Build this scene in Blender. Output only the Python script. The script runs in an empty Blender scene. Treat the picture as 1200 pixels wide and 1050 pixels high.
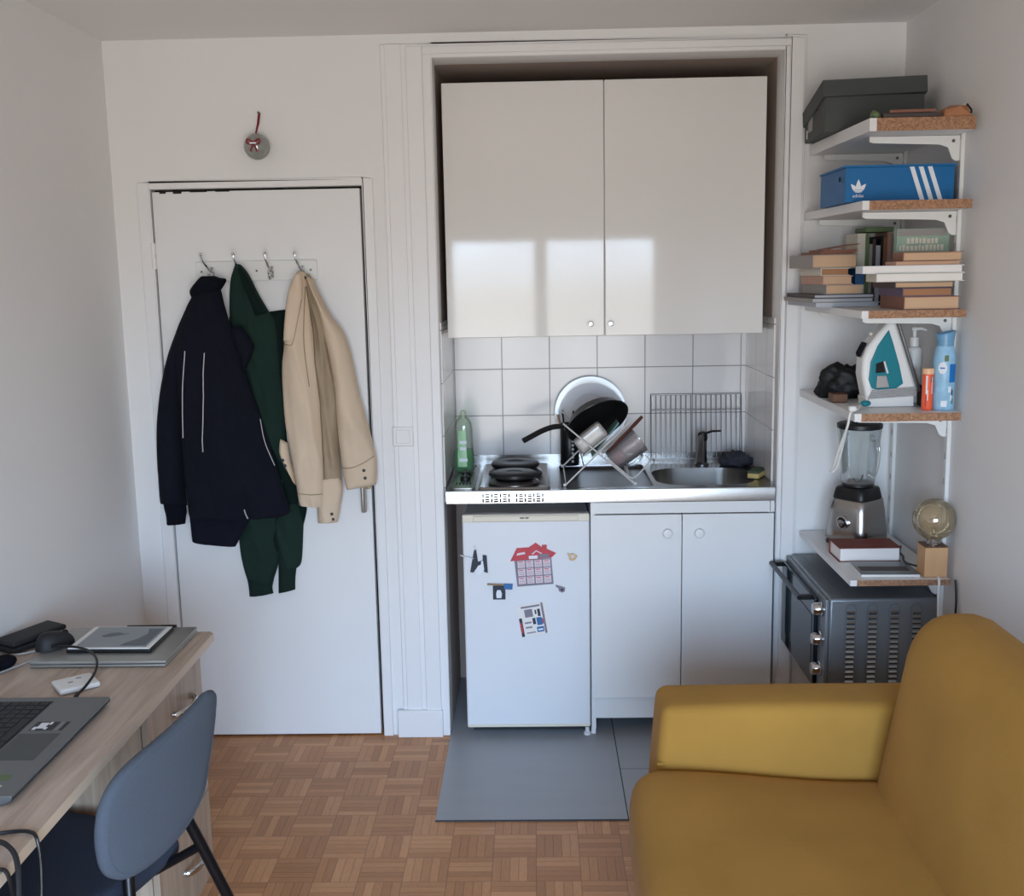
import bpy, bmesh, math, random
from mathutils import Vector, Matrix, noise
random.seed(7)
SC = bpy.context.scene
COL = SC.collection
PI = math.pi

# ------------------------------------------------------------------ materials
def lin(c):
    return tuple(((v / 255) / 12.92) if v / 255 <= .04045 else (((v / 255) + .055) / 1.055) ** 2.4 for v in c) + (1.0,)

def new_mat(name):
    m = bpy.data.materials.new(name); m.use_nodes = True
    nt = m.node_tree
    b = nt.nodes['Principled BSDF']
    return m, nt, b

def link(nt, a, b): nt.links.new(a, b)

def math_node(nt, op, a, b=None):
    n = nt.nodes.new('ShaderNodeMath'); n.operation = op
    for i, v in enumerate((a, b)):
        if v is None: continue
        if isinstance(v, (int, float)): n.inputs[i].default_value = v
        else: nt.links.new(v, n.inputs[i])
    return n.outputs[0]

def mix_col(nt, fac, a, b):
    n = nt.nodes.new('ShaderNodeMix'); n.data_type = 'RGBA'
    for sock, v in ((n.inputs[0], fac), (n.inputs[6], a), (n.inputs[7], b)):
        if isinstance(v, (int, float, tuple)): sock.default_value = v
        else: nt.links.new(v, sock)
    return n.outputs[2]

def scaled(c, k): return (min(1, c[0] * k), min(1, c[1] * k), min(1, c[2] * k), 1)

def mat(name, rgb, rough=.5, metal=0, var=.05, scale=12, stretch=(1, 1, 1), bump=0, bscale=None, coat=0, trans=0, ior=1.45, sheen=0, spec=.5):
    m, nt, b = new_mat(name)
    c = lin(rgb)
    tc = nt.nodes.new('ShaderNodeTexCoord')
    mp = nt.nodes.new('ShaderNodeMapping'); mp.inputs['Scale'].default_value = stretch
    link(nt, tc.outputs['Object'], mp.inputs[0])
    nz = nt.nodes.new('ShaderNodeTexNoise'); nz.inputs['Scale'].default_value = scale; nz.inputs['Detail'].default_value = 4
    link(nt, mp.outputs[0], nz.inputs['Vector'])
    link(nt, mix_col(nt, nz.outputs['Fac'], scaled(c, 1 - var), scaled(c, 1 + var)), b.inputs['Base Color'])
    b.inputs['Roughness'].default_value = rough
    b.inputs['Metallic'].default_value = metal
    b.inputs['Specular IOR Level'].default_value = spec
    b.inputs['IOR'].default_value = ior
    b.inputs['Transmission Weight'].default_value = trans
    b.inputs['Coat Weight'].default_value = coat
    if sheen:
        b.inputs['Sheen Weight'].default_value = sheen; b.inputs['Sheen Roughness'].default_value = .4
    if bump:
        n2 = nt.nodes.new('ShaderNodeTexNoise'); n2.inputs['Scale'].default_value = bscale or scale * 6; n2.inputs['Detail'].default_value = 3
        link(nt, mp.outputs[0], n2.inputs['Vector'])
        bp = nt.nodes.new('ShaderNodeBump'); bp.inputs['Strength'].default_value = bump; bp.inputs['Distance'].default_value = .004
        link(nt, n2.outputs['Fac'], bp.inputs['Height']); link(nt, bp.outputs[0], b.inputs['Normal'])
    return m

def clear_mat(name, rgb, alpha=.15, rough=.03, gloss=.1, fres=.8):
    """thin clear wall: mostly see-through, tinted, with a glossy film"""
    m = bpy.data.materials.new(name); m.use_nodes = True; nt = m.node_tree
    for n in list(nt.nodes): nt.nodes.remove(n)
    out = nt.nodes.new('ShaderNodeOutputMaterial')
    t = nt.nodes.new('ShaderNodeBsdfTransparent'); t.inputs[0].default_value = lin(rgb)
    g = nt.nodes.new('ShaderNodeBsdfGlossy'); g.inputs['Roughness'].default_value = rough
    d = nt.nodes.new('ShaderNodeBsdfDiffuse')
    nz = nt.nodes.new('ShaderNodeTexNoise'); nz.inputs['Scale'].default_value = 15
    c = lin(rgb); link(nt, mix_col(nt, nz.outputs['Fac'], scaled(c, .9), scaled(c, 1.1)), d.inputs[0])
    fr = nt.nodes.new('ShaderNodeLayerWeight'); fr.inputs['Blend'].default_value = .35
    m1 = nt.nodes.new('ShaderNodeMixShader'); m1.inputs[0].default_value = alpha
    link(nt, t.outputs[0], m1.inputs[1]); link(nt, d.outputs[0], m1.inputs[2])
    m2 = nt.nodes.new('ShaderNodeMixShader')
    f = math_node(nt, 'ADD', math_node(nt, 'MULTIPLY', fr.outputs['Fresnel'], fres), gloss * .4)
    link(nt, f, m2.inputs[0]); link(nt, m1.outputs[0], m2.inputs[1]); link(nt, g.outputs[0], m2.inputs[2])
    link(nt, m2.outputs[0], out.inputs[0])
    return m

M = {}
M['wall'] = mat('white_wall_paint', (231, 230, 229), .75, var=.02, scale=3, bump=.08, bscale=90)
M['ceiling'] = mat('ceiling_paint', (233, 231, 230), .85, var=.02, scale=2, bump=.08, bscale=70)
M['trim'] = mat('white_trim_paint', (232, 231, 231), .4, var=.02, scale=5)
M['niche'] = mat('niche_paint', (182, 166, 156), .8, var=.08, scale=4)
M['door'] = mat('white_door_paint', (230, 230, 230), .35, var=.015, scale=4, bump=.03, bscale=30)
M['dark_gap'] = mat('dark_void', (30, 28, 28), .9)
M['white_gloss'] = mat('white_gloss_lacquer', (226, 224, 221), .05, var=.015, scale=2, bump=.006, bscale=3, spec=.38)
M['white_matt'] = mat('white_laminate', (226, 226, 226), .38, var=.015, scale=5)
M['white_plastic'] = mat('white_plastic', (228, 228, 226), .35, var=.02)
M['fridge'] = mat('fridge_enamel', (224, 226, 230), .22, var=.015, scale=6)
M['cream'] = mat('cream_plastic', (222, 214, 196), .4, var=.03)
M['steel'] = mat('brushed_steel', (178, 176, 174), .24, 1, var=.08, scale=4, stretch=(2, 60, 60), bump=.02, bscale=30)
M['steel_dark'] = mat('dull_steel', (120, 118, 120), .3, 1, var=.1, scale=8)
M['chrome'] = mat('chrome_wire', (205, 205, 208), .14, 1, var=.03)
M['wire'] = mat('pale_wire', (222, 222, 222), .3, .35, var=.03)
M['ceramic'] = mat('white_ceramic', (240, 240, 242), .08, var=.02, scale=5)
M['alu'] = mat('satin_aluminium', (168, 168, 166), .32, 1, var=.05)
M['hotplate'] = mat('cast_iron_plate', (42, 41, 43), .38, .4, var=.15, scale=40)
M['black'] = mat('black_plastic', (22, 22, 24), .4, var=.15)
M['black_soft'] = mat('black_rubber', (26, 27, 30), .6, var=.15)
M['black_pan'] = mat('nonstick_black', (20, 20, 21), .33, var=.2)
M['black_metal'] = mat('black_metal_tube', (20, 21, 24), .35, .3, var=.1)
M['navy'] = mat('navy_cotton', (18, 20, 31), .95, var=.15, scale=9, bump=.9, bscale=26, spec=.2)
M['navy_rib'] = mat('navy_ribbing', (15, 17, 27), .95, var=.2, scale=30, stretch=(30, 1, .3), bump=.4, bscale=30, spec=.15)
M['green_cloth'] = mat('dark_green_fleece', (30, 49, 43), .95, var=.13, scale=9, bump=.9, bscale=24, spec=.2)
M['green_rib'] = mat('dark_green_ribbing', (27, 44, 39), .95, var=.15, scale=40, stretch=(30, 1, .3), bump=.5, bscale=30, spec=.2)
M['green_deep'] = mat('dark_green_lining', (15, 30, 27), .95, var=.12, spec=.2)
M['beige'] = mat('beige_cotton', (210, 190, 166), .9, var=.06, scale=8, bump=.8, bscale=24, spec=.25)
M['zip_dark'] = mat('bronze_zip', (120, 100, 80), .5, var=.2)
M['pink_inside'] = mat('rosy_red_plastic', (196, 120, 112), .5, var=.12)
M['beige_lining'] = mat('beige_lining', (156, 138, 114), .6, var=.1, scale=12, bump=1, bscale=30)
M['piping'] = mat('reflective_piping', (205, 200, 202), .4, var=.05)
M['mustard'] = mat('mustard_velvet', (169, 127, 60), .9, var=.2, scale=4.5, bump=.12, bscale=240, sheen=.04, spec=.15)
M['chair_fabric'] = mat('slate_blue_fabric', (80, 88, 99), .95, var=.1, scale=160, bump=.3, bscale=420)
M['chair_fabric_shaded'] = mat('shaded_blue_grey_fabric', (50, 58, 74), .95, var=.1, scale=160, bump=.3, bscale=420)  # seat fabric with the shadow under the desk put into its colour
M['cardboard_grey'] = mat('dark_grey_card', (70, 75, 74), .7, var=.08, scale=6)
M['blue_card'] = mat('blue_card', (0, 100, 160), .5, var=.05, scale=6)
M['white_print'] = mat('white_print', (228, 232, 238), .6, var=.03)
M['paper'] = mat('paper_pages', (218, 212, 202), .85, var=.05, scale=4, stretch=(1, 1, 120))
M['paper_tan'] = mat('tan_pages', (206, 172, 140), .85, var=.06, scale=4, stretch=(1, 1, 120))
M['paper_brown'] = mat('brown_pages', (168, 122, 88), .85, var=.1, scale=4, stretch=(1, 1, 120))
M['paper_white'] = mat('white_pages', (232, 228, 224), .8, var=.04, scale=4, stretch=(1, 1, 120))
M['cover_grey'] = mat('grey_cover', (150, 145, 142), .55, var=.06)
M['cover_dark'] = mat('dark_cover', (72, 62, 62), .55, var=.1)
M['cover_purple'] = mat('purple_cover', (104, 88, 112), .55, var=.1)
M['cover_blue'] = mat('blue_cover', (20, 66, 108), .5, var=.08)
M['cover_red'] = mat('brown_red_cover', (118, 58, 46), .6, var=.08)
M['cover_rust'] = mat('rust_cover', (140, 96, 80), .6, var=.18)
M['cover_pink'] = mat('pale_pink_cover', (190, 150, 132), .6, var=.08)
M['cover_green'] = mat('dull_green_cover', (96, 116, 78), .6, var=.15)
M['cover_cream'] = mat('cream_cover', (214, 208, 194), .6, var=.05)
M['mag_blue'] = mat('pale_blue_grey_pages', (186, 190, 198), .6, var=.06, stretch=(1, 1, 150))
M['game_green'] = mat('pale_green_print', (150, 174, 156), .5, var=.25, scale=22)
M['teal'] = mat('teal_plastic', (18, 122, 136), .25, var=.06)
M['teal_board'] = mat('sage_plastic', (110, 150, 145), .5, var=.08)
M['orange'] = mat('orange_plastic', (238, 100, 62), .4, var=.06)
M['orange_pale'] = mat('pale_orange_cap', (240, 190, 150), .4, var=.04)
M['spray_blue'] = mat('pale_blue_can', (150, 194, 222), .3, var=.35, scale=30)
M['spray_deep'] = mat('deep_blue_print', (24, 118, 196), .35, var=.12)
M['spray_cap'] = mat('blue_grey_cap', (112, 160, 194), .3, var=.06)
M['wood_light'] = mat('light_wood_block', (206, 160, 116), .5, var=.12, scale=5, stretch=(6, 6, 1))
M['wood_dark'] = mat('dark_wood_top', (110, 76, 56), .5, var=.15, scale=5, stretch=(6, 1, 1))
M['wood_handle'] = mat('red_brown_wood', (88, 46, 40), .45, var=.2, scale=10, stretch=(1, 1, 6))
M['oven_grey'] = mat('oven_grey_enamel', (124, 129, 134), .35, .35, var=.04, scale=8)
M['oven_dark'] = mat('oven_dark_glass', (26, 34, 42), .06, var=.1)
M['laptop'] = mat('grey_aluminium_laptop', (112, 115, 117), .42, .4, var=.03, scale=3)
M['laptop_pad'] = mat('touchpad_grey', (74, 78, 78), .4, .3, var=.03)
M['key'] = mat('black_keys', (24, 27, 34), .5, var=.1)
M['silver'] = mat('silver_lid', (168, 168, 164), .38, .6, var=.03, scale=4)
M['screen_grey'] = mat('grey_paper_screen', (142, 150, 156), .35, var=.05, scale=6)
M['screen_mark'] = mat('grey_drawing', (98, 106, 112), .5, var=.2, scale=30)
M['red'] = mat('red_print', (190, 62, 72), .5, var=.25, scale=30)
M['pink_print'] = mat('pale_pink_print', (224, 206, 214), .6, var=.06, scale=60)
M['grey_print'] = mat('grey_print', (130, 124, 136), .6, var=.15, scale=40)
M['ink'] = mat('dark_ink', (46, 50, 62), .6, var=.2)
M['blue_print'] = mat('blue_print', (44, 104, 160), .5, var=.15)
M['gold'] = mat('brass_lever', (170, 146, 110), .35, .5, var=.1)
M['rust_red'] = mat('red_ribbon', (130, 34, 46), .5, var=.1)
M['sponge_yellow'] = mat('yellow_sponge', (192, 168, 110), .95, var=.15, scale=90, bump=.6, bscale=160)
M['sponge_green'] = mat('green_scourer', (70, 84, 66), .95, var=.2, scale=120, bump=.5, bscale=300)
M['scrub'] = mat('charcoal_cloth', (44, 46, 54), .9, var=.2, scale=50, bump=.6, bscale=120)
M['bag'] = mat('black_crumpled_bag', (15, 16, 19), .55, var=.3, scale=30, bump=.5, bscale=60)
M['brown_bag'] = mat('brown_crumpled_paper', (170, 118, 84), .8, var=.2, scale=25, bump=.4, bscale=50)
M['soap_green'] = mat('green_dish_soap', (14, 130, 58), .12, var=.1)
M['soap_label'] = mat('pale_green_label', (160, 205, 160), .4, var=.2, scale=40)
M['clear_green'] = clear_mat('clear_pale_green', (236, 246, 236), .10, fres=.5)
M['clear'] = clear_mat('clear_glass', (238, 243, 244), .05, gloss=.25)
M['clear_jar'] = clear_mat('clear_thick_glass', (252, 254, 254), .05, gloss=.12, fres=.5)
M['frosted'] = clear_mat('frosted_plastic', (200, 196, 192), .62, rough=.25)
M['pink_clear'] = clear_mat('grey_clear_plastic', (238, 234, 234), .2, rough=.1)
M['amber'] = clear_mat('amber_glass', (244, 228, 196), .16, rough=.04, gloss=.25)
M['grey_glass'] = clear_mat('smoky_ball_glass', (206, 210, 204), .35, rough=.08, gloss=.25)
M['pane'] = clear_mat('window_glass', (250, 252, 252), .0, gloss=.02)
M['grey_cord'] = mat('grey_fabric_cord', (172, 172, 172), .8, var=.3, scale=200)
M['white_cord'] = mat('white_cord', (226, 226, 222), .5, var=.03)
M['tile_floor'] = mat('grey_stone_tile', (158, 161, 166), .4, var=.06, scale=3, stretch=(1, 5, 1), bump=.03, bscale=20)
M['joint'] = mat('dark_joint', (58, 60, 64), .8)
M['steel_soft'] = mat('steel_lever', (190, 186, 178), .3, .9, var=.05)

def wood_plank_mat(name, a, b, direction='y'):
    m, nt, bs = new_mat(name)
    tc = nt.nodes.new('ShaderNodeTexCoord'); mp = nt.nodes.new('ShaderNodeMapping')
    mp.inputs['Scale'].default_value = (14, 1.2, 14) if direction == 'y' else (14, 14, 1.2)
    link(nt, tc.outputs['Object'], mp.inputs[0])
    nz = nt.nodes.new('ShaderNodeTexNoise'); nz.inputs['Scale'].default_value = 3; nz.inputs['Detail'].default_value = 6; nz.inputs['Distortion'].default_value = .6
    link(nt, mp.outputs[0], nz.inputs['Vector'])
    rp = nt.nodes.new('ShaderNodeValToRGB'); rp.color_ramp.elements[0].position = .35; rp.color_ramp.elements[1].position = .68
    rp.color_ramp.elements[0].color = lin(a); rp.color_ramp.elements[1].color = lin(b)
    link(nt, nz.outputs['Fac'], rp.inputs[0]); link(nt, rp.outputs[0], bs.inputs['Base Color'])
    bs.inputs['Roughness'].default_value = .45
    return m
M['oak'] = wood_plank_mat('pale_oak_laminate', (172, 153, 138), (200, 181, 165))
M['oak_side'] = wood_plank_mat('pale_oak_front', (166, 148, 130), (190, 172, 152), 'z')
M['oak_edge'] = mat('pale_edge_band', (212, 194, 172), .45, var=.05)

def chip_mat():
    m, nt, b = new_mat('raw_chipboard')
    tc = nt.nodes.new('ShaderNodeTexCoord')
    v = nt.nodes.new('ShaderNodeTexVoronoi'); v.inputs['Scale'].default_value = 190
    link(nt, tc.outputs['Object'], v.inputs['Vector'])
    sep = nt.nodes.new('ShaderNodeSeparateColor'); link(nt, v.outputs['Color'], sep.inputs[0])
    link(nt, mix_col(nt, sep.outputs[0], lin((138, 102, 78)), lin((178, 136, 106))), b.inputs['Base Color'])
    b.inputs['Roughness'].default_value = .9
    return m
M['chip'] = chip_mat()

def parquet():
    m, nt, b = new_mat('mosaic_parquet')
    g = nt.nodes.new('ShaderNodeNewGeometry'); s = nt.nodes.new('ShaderNodeSeparateXYZ'); link(nt, g.outputs['Position'], s.inputs[0])
    S = .130; N = 5
    X = math_node(nt, 'DIVIDE', math_node(nt, 'ADD', s.outputs[0], 10.03), S); Y = math_node(nt, 'DIVIDE', math_node(nt, 'ADD', s.outputs[1], 10.0), S)
    fx = math_node(nt, 'FLOOR', X); fy = math_node(nt, 'FLOOR', Y)
    ux = math_node(nt, 'SUBTRACT', X, fx); uy = math_node(nt, 'SUBTRACT', Y, fy)
    par = math_node(nt, 'MODULO', math_node(nt, 'ADD', fx, fy), 2)
    inv = math_node(nt, 'SUBTRACT', 1, par)
    t = math_node(nt, 'ADD', math_node(nt, 'MULTIPLY', ux, par), math_node(nt, 'MULTIPLY', uy, inv))
    w = math_node(nt, 'ADD', math_node(nt, 'MULTIPLY', uy, par), math_node(nt, 'MULTIPLY', ux, inv))
    tn = math_node(nt, 'MULTIPLY', t, N); k = math_node(nt, 'FLOOR', tn); tf = math_node(nt, 'SUBTRACT', tn, k)
    cb = nt.nodes.new('ShaderNodeCombineXYZ')
    link(nt, fx, cb.inputs[0]); link(nt, fy, cb.inputs[1]); link(nt, k, cb.inputs[2])
    wn = nt.nodes.new('ShaderNodeTexWhiteNoise'); link(nt, cb.outputs[0], wn.inputs['Vector'])
    cb2 = nt.nodes.new('ShaderNodeCombineXYZ')
    link(nt, math_node(nt, 'MULTIPLY', w, 2.0), cb2.inputs[0]); link(nt, math_node(nt, 'MULTIPLY', tn, 3.0), cb2.inputs[1]); link(nt, math_node(nt, 'MULTIPLY', wn.outputs['Value'], 50), cb2.inputs[2])
    nz = nt.nodes.new('ShaderNodeTexNoise'); nz.inputs['Scale'].default_value = 2.2; nz.inputs['Detail'].default_value = 5; link(nt, cb2.outputs[0], nz.inputs['Vector'])
    rp = nt.nodes.new('ShaderNodeValToRGB')
    e = rp.color_ramp.elements; e[0].position = .0; e[0].color = lin((154, 108, 76)); e[1].position = 1; e[1].color = lin((214, 164, 124))
    x = e.new(.5); x.color = lin((184, 135, 98))
    link(nt, math_node(nt, 'ADD', math_node(nt, 'MULTIPLY', wn.outputs['Value'], .55), math_node(nt, 'MULTIPLY', nz.outputs['Fac'], .5)), rp.inputs[0])
    # thin dark joints between strips and squares
    j1 = math_node(nt, 'LESS_THAN', math_node(nt, 'MINIMUM', tf, math_node(nt, 'SUBTRACT', 1, tf)), .045)
    j2 = math_node(nt, 'LESS_THAN', math_node(nt, 'MINIMUM', math_node(nt, 'MINIMUM', ux, math_node(nt, 'SUBTRACT', 1, ux)), math_node(nt, 'MINIMUM', uy, math_node(nt, 'SUBTRACT', 1, uy))), .011)
    j = math_node(nt, 'MULTIPLY', math_node(nt, 'MAXIMUM', j1, j2), .42)
    big = nt.nodes.new('ShaderNodeTexNoise'); big.inputs['Scale'].default_value = 1.3; link(nt, g.outputs['Position'], big.inputs['Vector'])
    c = mix_col(nt, j, rp.outputs[0], lin((74, 48, 36)))
    hs = nt.nodes.new('ShaderNodeHueSaturation'); hs.inputs['Saturation'].default_value = 1.1
    link(nt, c, hs.inputs['Color']); link(nt, math_node(nt, 'ADD', math_node(nt, 'MULTIPLY', big.outputs['Fac'], .3), .85), hs.inputs['Value'])
    link(nt, hs.outputs[0], b.inputs['Base Color'])
    b.inputs['Roughness'].default_value = .42
    bp = nt.nodes.new('ShaderNodeBump'); bp.inputs['Strength'].default_value = .25; bp.inputs['Distance'].default_value = .001
    link(nt, math_node(nt, 'SUBTRACT', 1, j), bp.inputs['Height']); link(nt, bp.outputs[0], b.inputs['Normal'])
    return m
M['parquet'] = parquet()

def wall_tile(name, axis, off, zoff=1.34):
    m, nt, b = new_mat(name)
    g = nt.nodes.new('ShaderNodeNewGeometry'); s = nt.nodes.new('ShaderNodeSeparateXYZ'); link(nt, g.outputs['Position'], s.inputs[0])
    S = .1963
    def dist(o, off, S):
        u = math_node(nt, 'FRACT', math_node(nt, 'DIVIDE', math_node(nt, 'ADD', o, 20 * S - off), S))
        return math_node(nt, 'MULTIPLY', math_node(nt, 'MINIMUM', u, math_node(nt, 'SUBTRACT', 1, u)), S)
    d = math_node(nt, 'MINIMUM', dist(s.outputs[axis], off, S), dist(s.outputs[2], zoff, .193))
    mr = nt.nodes.new('ShaderNodeMapRange'); mr.inputs['From Min'].default_value = .0012; mr.inputs['From Max'].default_value = .0024
    link(nt, d, mr.inputs['Value'])
    nz = nt.nodes.new('ShaderNodeTexNoise'); nz.inputs['Scale'].default_value = 5
    link(nt, g.outputs['Position'], nz.inputs['Vector'])
    tile = mix_col(nt, nz.outputs['Fac'], lin((214, 211, 211)), lin((226, 223, 222)))
    link(nt, mix_col(nt, mr.outputs[0], lin((136, 134, 136)), tile), b.inputs['Base Color'])
    b.inputs['Roughness'].default_value = .16
    bp = nt.nodes.new('ShaderNodeBump'); bp.inputs['Strength'].default_value = .5; bp.inputs['Distance'].default_value = .002
    link(nt, mr.outputs[0], bp.inputs['Height']); link(nt, bp.outputs[0], b.inputs['Normal'])
    return m
M['tile_back'] = wall_tile('white_wall_tile', 0, -.336)
M['tile_side'] = wall_tile('white_side_wall_tile', 1, 4.44)

# ------------------------------------------------------------------ mesh building
class MB:
    def __init__(s): s.v = []; s.f = []; s.m = []; s.mi = 0; s.X = Matrix.Identity(4)
    def add(s, vs, fs):
        o = len(s.v); s.v += [s.X @ Vector(p) for p in vs]
        s.f += [tuple(i + o for i in f) for f in fs]; s.m += [s.mi] * len(fs)
        return s
    def box(s, x0, x1, y0, y1, z0, z1):
        return s.add([(x, y, z) for z in (z0, z1) for y in (y0, y1) for x in (x0, x1)],
                     [(0, 2, 3, 1), (4, 5, 7, 6), (0, 1, 5, 4), (2, 6, 7, 3), (0, 4, 6, 2), (1, 3, 7, 5)])
    def prism(s, poly, axis, a, b):
        n = len(poly)
        def P(p, t): return {'x': (t, p[0], p[1]), 'y': (p[0], t, p[1]), 'z': (p[0], p[1], t)}[axis]
        vs = [P(p, a) for p in poly] + [P(p, b) for p in poly]
        fs = [tuple(range(n))[::-1], tuple(range(n, 2 * n))] + [(i, (i + 1) % n, n + (i + 1) % n, n + i) for i in range(n)]
        return s.add(vs, fs)
    def tube(s, pts, r, n=8, closed=False, flat=1.0):
        pts = [Vector(p) for p in pts]; k = len(pts)
        rs = r if isinstance(r, (list, tuple)) else [r] * k
        vs = []; up = None
        for i, p in enumerate(pts):
            if closed: t = pts[(i + 1) % k] - pts[i - 1]
            else: t = pts[min(i + 1, k - 1)] - pts[max(i - 1, 0)]
            t.normalize()
            if up is None:
                up = Vector((0, 0, 1)) if abs(t.z) < .9 else Vector((1, 0, 0))
            a = up - t * up.dot(t)
            if a.length < 1e-5: a = Vector((0, 1, 0)) - t * t.y
            a.normalize(); up = a; b = t.cross(a)
            for j in range(n):
                w = 2 * PI * j / n
                vs.append(p + a * (math.cos(w) * rs[i] * flat) + b * (math.sin(w) * rs[i]))
        fs = []
        for i in range(k if closed else k - 1):
            q = (i + 1) % k
            for j in range(n): fs.append((i * n + j, i * n + (j + 1) % n, q * n + (j + 1) % n, q * n + j))
        if not closed: fs += [tuple(range(n))[::-1], tuple((k - 1) * n + j for j in range(n))]
        return s.add(vs, fs)
    def lathe(s, prof, n=28, c=(0, 0, 0), cap=True, sq=None):
        vs = []; k = len(prof)
        for r, z in prof:
            for j in range(n):
                w = 2 * PI * j / n; q = 1
                if sq: cx, sx = abs(math.cos(w)), abs(math.sin(w)); q = 1 / ((cx ** sq + sx ** sq) ** (1 / sq))
                vs.append((c[0] + r * q * math.cos(w), c[1] + r * q * math.sin(w), c[2] + z))
        fs = [(i * n + j, i * n + (j + 1) % n, (i + 1) * n + (j + 1) % n, (i + 1) * n + j) for i in range(k - 1) for j in range(n)]
        if cap: fs += [tuple(range(n))[::-1], tuple((k - 1) * n + j for j in range(n))]
        return s.add(vs, fs)
    def sphere(s, c, r, n=20, m=12, sc=(1, 1, 1)):
        vs = []; fs = []
        for i in range(m + 1):
            a = PI * i / m
            for j in range(n):
                w = 2 * PI * j / n
                vs.append((c[0] + sc[0] * r * math.sin(a) * math.cos(w), c[1] + sc[1] * r * math.sin(a) * math.sin(w), c[2] - sc[2] * r * math.cos(a)))
        for i in range(m):
            for j in range(n): fs.append((i * n + j, i * n + (j + 1) % n, (i + 1) * n + (j + 1) % n, (i + 1) * n + j))
        return s.add(vs, fs)
    def rbox(s, x0, x1, y0, y1, z0, z1, r, n=10, bulge=0, fn=None):
        h = Vector(((x1 - x0) / 2, (y1 - y0) / 2, (z1 - z0) / 2)); c = Vector(((x0 + x1) / 2, (y0 + y1) / 2, (z0 + z1) / 2))
        idx = {}; vs = []; fs = []
        def tt(i, hh):
            # cluster the lines near the edges so the rounding is smooth
            e = min(r / hh, .9); k = 4
            seq = [-1 + e * (1 - math.cos(PI / 2 * q / k)) for q in range(k + 1)]
            mid = [(-1 + e) + (2 - 2 * e) * q / (n) for q in range(1, n)]
            seq = seq + mid + [-v for v in reversed(seq)]
            return seq
        L = [tt(0, h[a]) for a in range(3)]; K = len(L[0])
        def vert(key):
            if key in idx: return idx[key]
            p = Vector((L[0][key[0]] * h.x, L[1][key[1]] * h.y, L[2][key[2]] * h.z))
            q = Vector([max(-(h[a] - r), min(h[a] - r, p[a])) for a in range(3)])
            d = p - q
            if d.length > 1e-9: d = d.normalized() * r
            o = q + d
            if bulge:
                u = [o[a] / h[a] for a in range(3)]
                for a in range(3):
                    b, cc = [w for w in range(3) if w != a]
                    o[a] += bulge * u[a] * (1 - u[b] ** 2) * (1 - u[cc] ** 2)
            o = o + c
            if fn: o = Vector(fn(o))
            idx[key] = len(vs); vs.append(o); return idx[key]
        for a in range(3):
            b, cc = (a + 1) % 3, (a + 2) % 3
            for side in (0, K - 1):
                for i in range(K - 1):
                    for j in range(K - 1):
                        ks = []
                        for di, dj in ((0, 0), (1, 0), (1, 1), (0, 1)):
                            k = [0, 0, 0]; k[a] = side; k[b] = i + di; k[cc] = j + dj; ks.append(vert(tuple(k)))
                        fs.append(tuple(ks) if side else tuple(ks[::-1]))
        return s.add(vs, fs)

def world_matrix(o):
    m = o.matrix_basis.copy()
    if o.parent is not None: return world_matrix(o.parent) @ m
    return m

def build(mb, name, mats, parent=None, smooth=True, bevel=0, seg=2, local=False, origin=None, auto=40, subsurf=0, kind=None):
    me = bpy.data.meshes.new(name)
    if not isinstance(mats, (list, tuple)): mats = [mats]
    o = bpy.data.objects.new(name, me)
    if parent is not None:
        o.parent = parent
        if not local:
            iv = world_matrix(parent).inverted(); vs = [iv @ v for v in mb.v]
        else: vs = mb.v
    else:
        if origin is None:
            xs = [v.x for v in mb.v]; ys = [v.y for v in mb.v]; zs = [v.z for v in mb.v]
            origin = ((min(xs) + max(xs)) / 2, (min(ys) + max(ys)) / 2, min(zs))
        o.location = origin; og = Vector(origin); vs = [v - og for v in mb.v]
    me.from_pydata([tuple(v) for v in vs], [], mb.f)
    for mm in mats: me.materials.append(M[mm] if isinstance(mm, str) else mm)
    for p, i in zip(me.polygons, mb.m): p.material_index = i
    bm = bmesh.new(); bm.from_mesh(me)
    bmesh.ops.remove_doubles(bm, verts=bm.verts, dist=1e-6)
    bmesh.ops.recalc_face_normals(bm, faces=bm.faces)
    if smooth:
        for f in bm.faces: f.smooth = True
        for e in bm.edges:
            e.smooth = not (len(e.link_faces) == 2 and e.calc_face_angle(0) > math.radians(auto))
    bm.to_mesh(me); bm.free()
    COL.objects.link(o)
    if bevel:
        md = o.modifiers.new('bevel', 'BEVEL'); md.width = bevel; md.segments = seg; md.limit_method = 'ANGLE'; md.angle_limit = math.radians(40)
        md.harden_normals = False
    if subsurf:
        md = o.modifiers.new('sub', 'SUBSURF'); md.levels = subsurf; md.render_levels = subsurf
    if kind: o['kind'] = kind
    return o

def thing(name, label, cat, loc=(0, 0, 0), rz=0, group=None):
    o = bpy.data.objects.new(name, None); COL.objects.link(o); o.empty_display_size = .05
    o.location = loc; o.rotation_euler = (0, 0, rz)
    return tag(o, label, cat, group)

def tag(o, label, cat, group=None):
    o['label'] = label; o['category'] = cat
    if group: o['group'] = group
    return o

def struct(mb, name, mats, parent=None, **k):
    o = build(mb, name, mats, parent, **k)
    if parent is None: o['kind'] = 'structure'
    return o

def smooth_path(pts, n=8):
    P = [Vector(p) for p in pts]; out = []
    for i in range(len(P) - 1):
        a = P[max(i - 1, 0)]; b = P[i]; c = P[i + 1]; d = P[min(i + 2, len(P) - 1)]
        for j in range(n):
            t = j / n
            out.append(.5 * ((2 * b) + (c - a) * t + (2 * a - 5 * b + 4 * c - d) * t * t + (3 * b - a - 3 * c + d) * t ** 3))
    out.append(P[-1]); return out

def frame(c, ax, up=(0, 0, 1)):
    """matrix whose local z runs along ax, origin c"""
    z = Vector(ax).normalized(); u = Vector(up)
    x = u.cross(z)
    if x.length < 1e-4: x = Vector((1, 0, 0))
    x.normalize(); y = z.cross(x)
    return Matrix.Translation(c) @ Matrix((x, y, z)).transposed().to_4x4()

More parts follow.
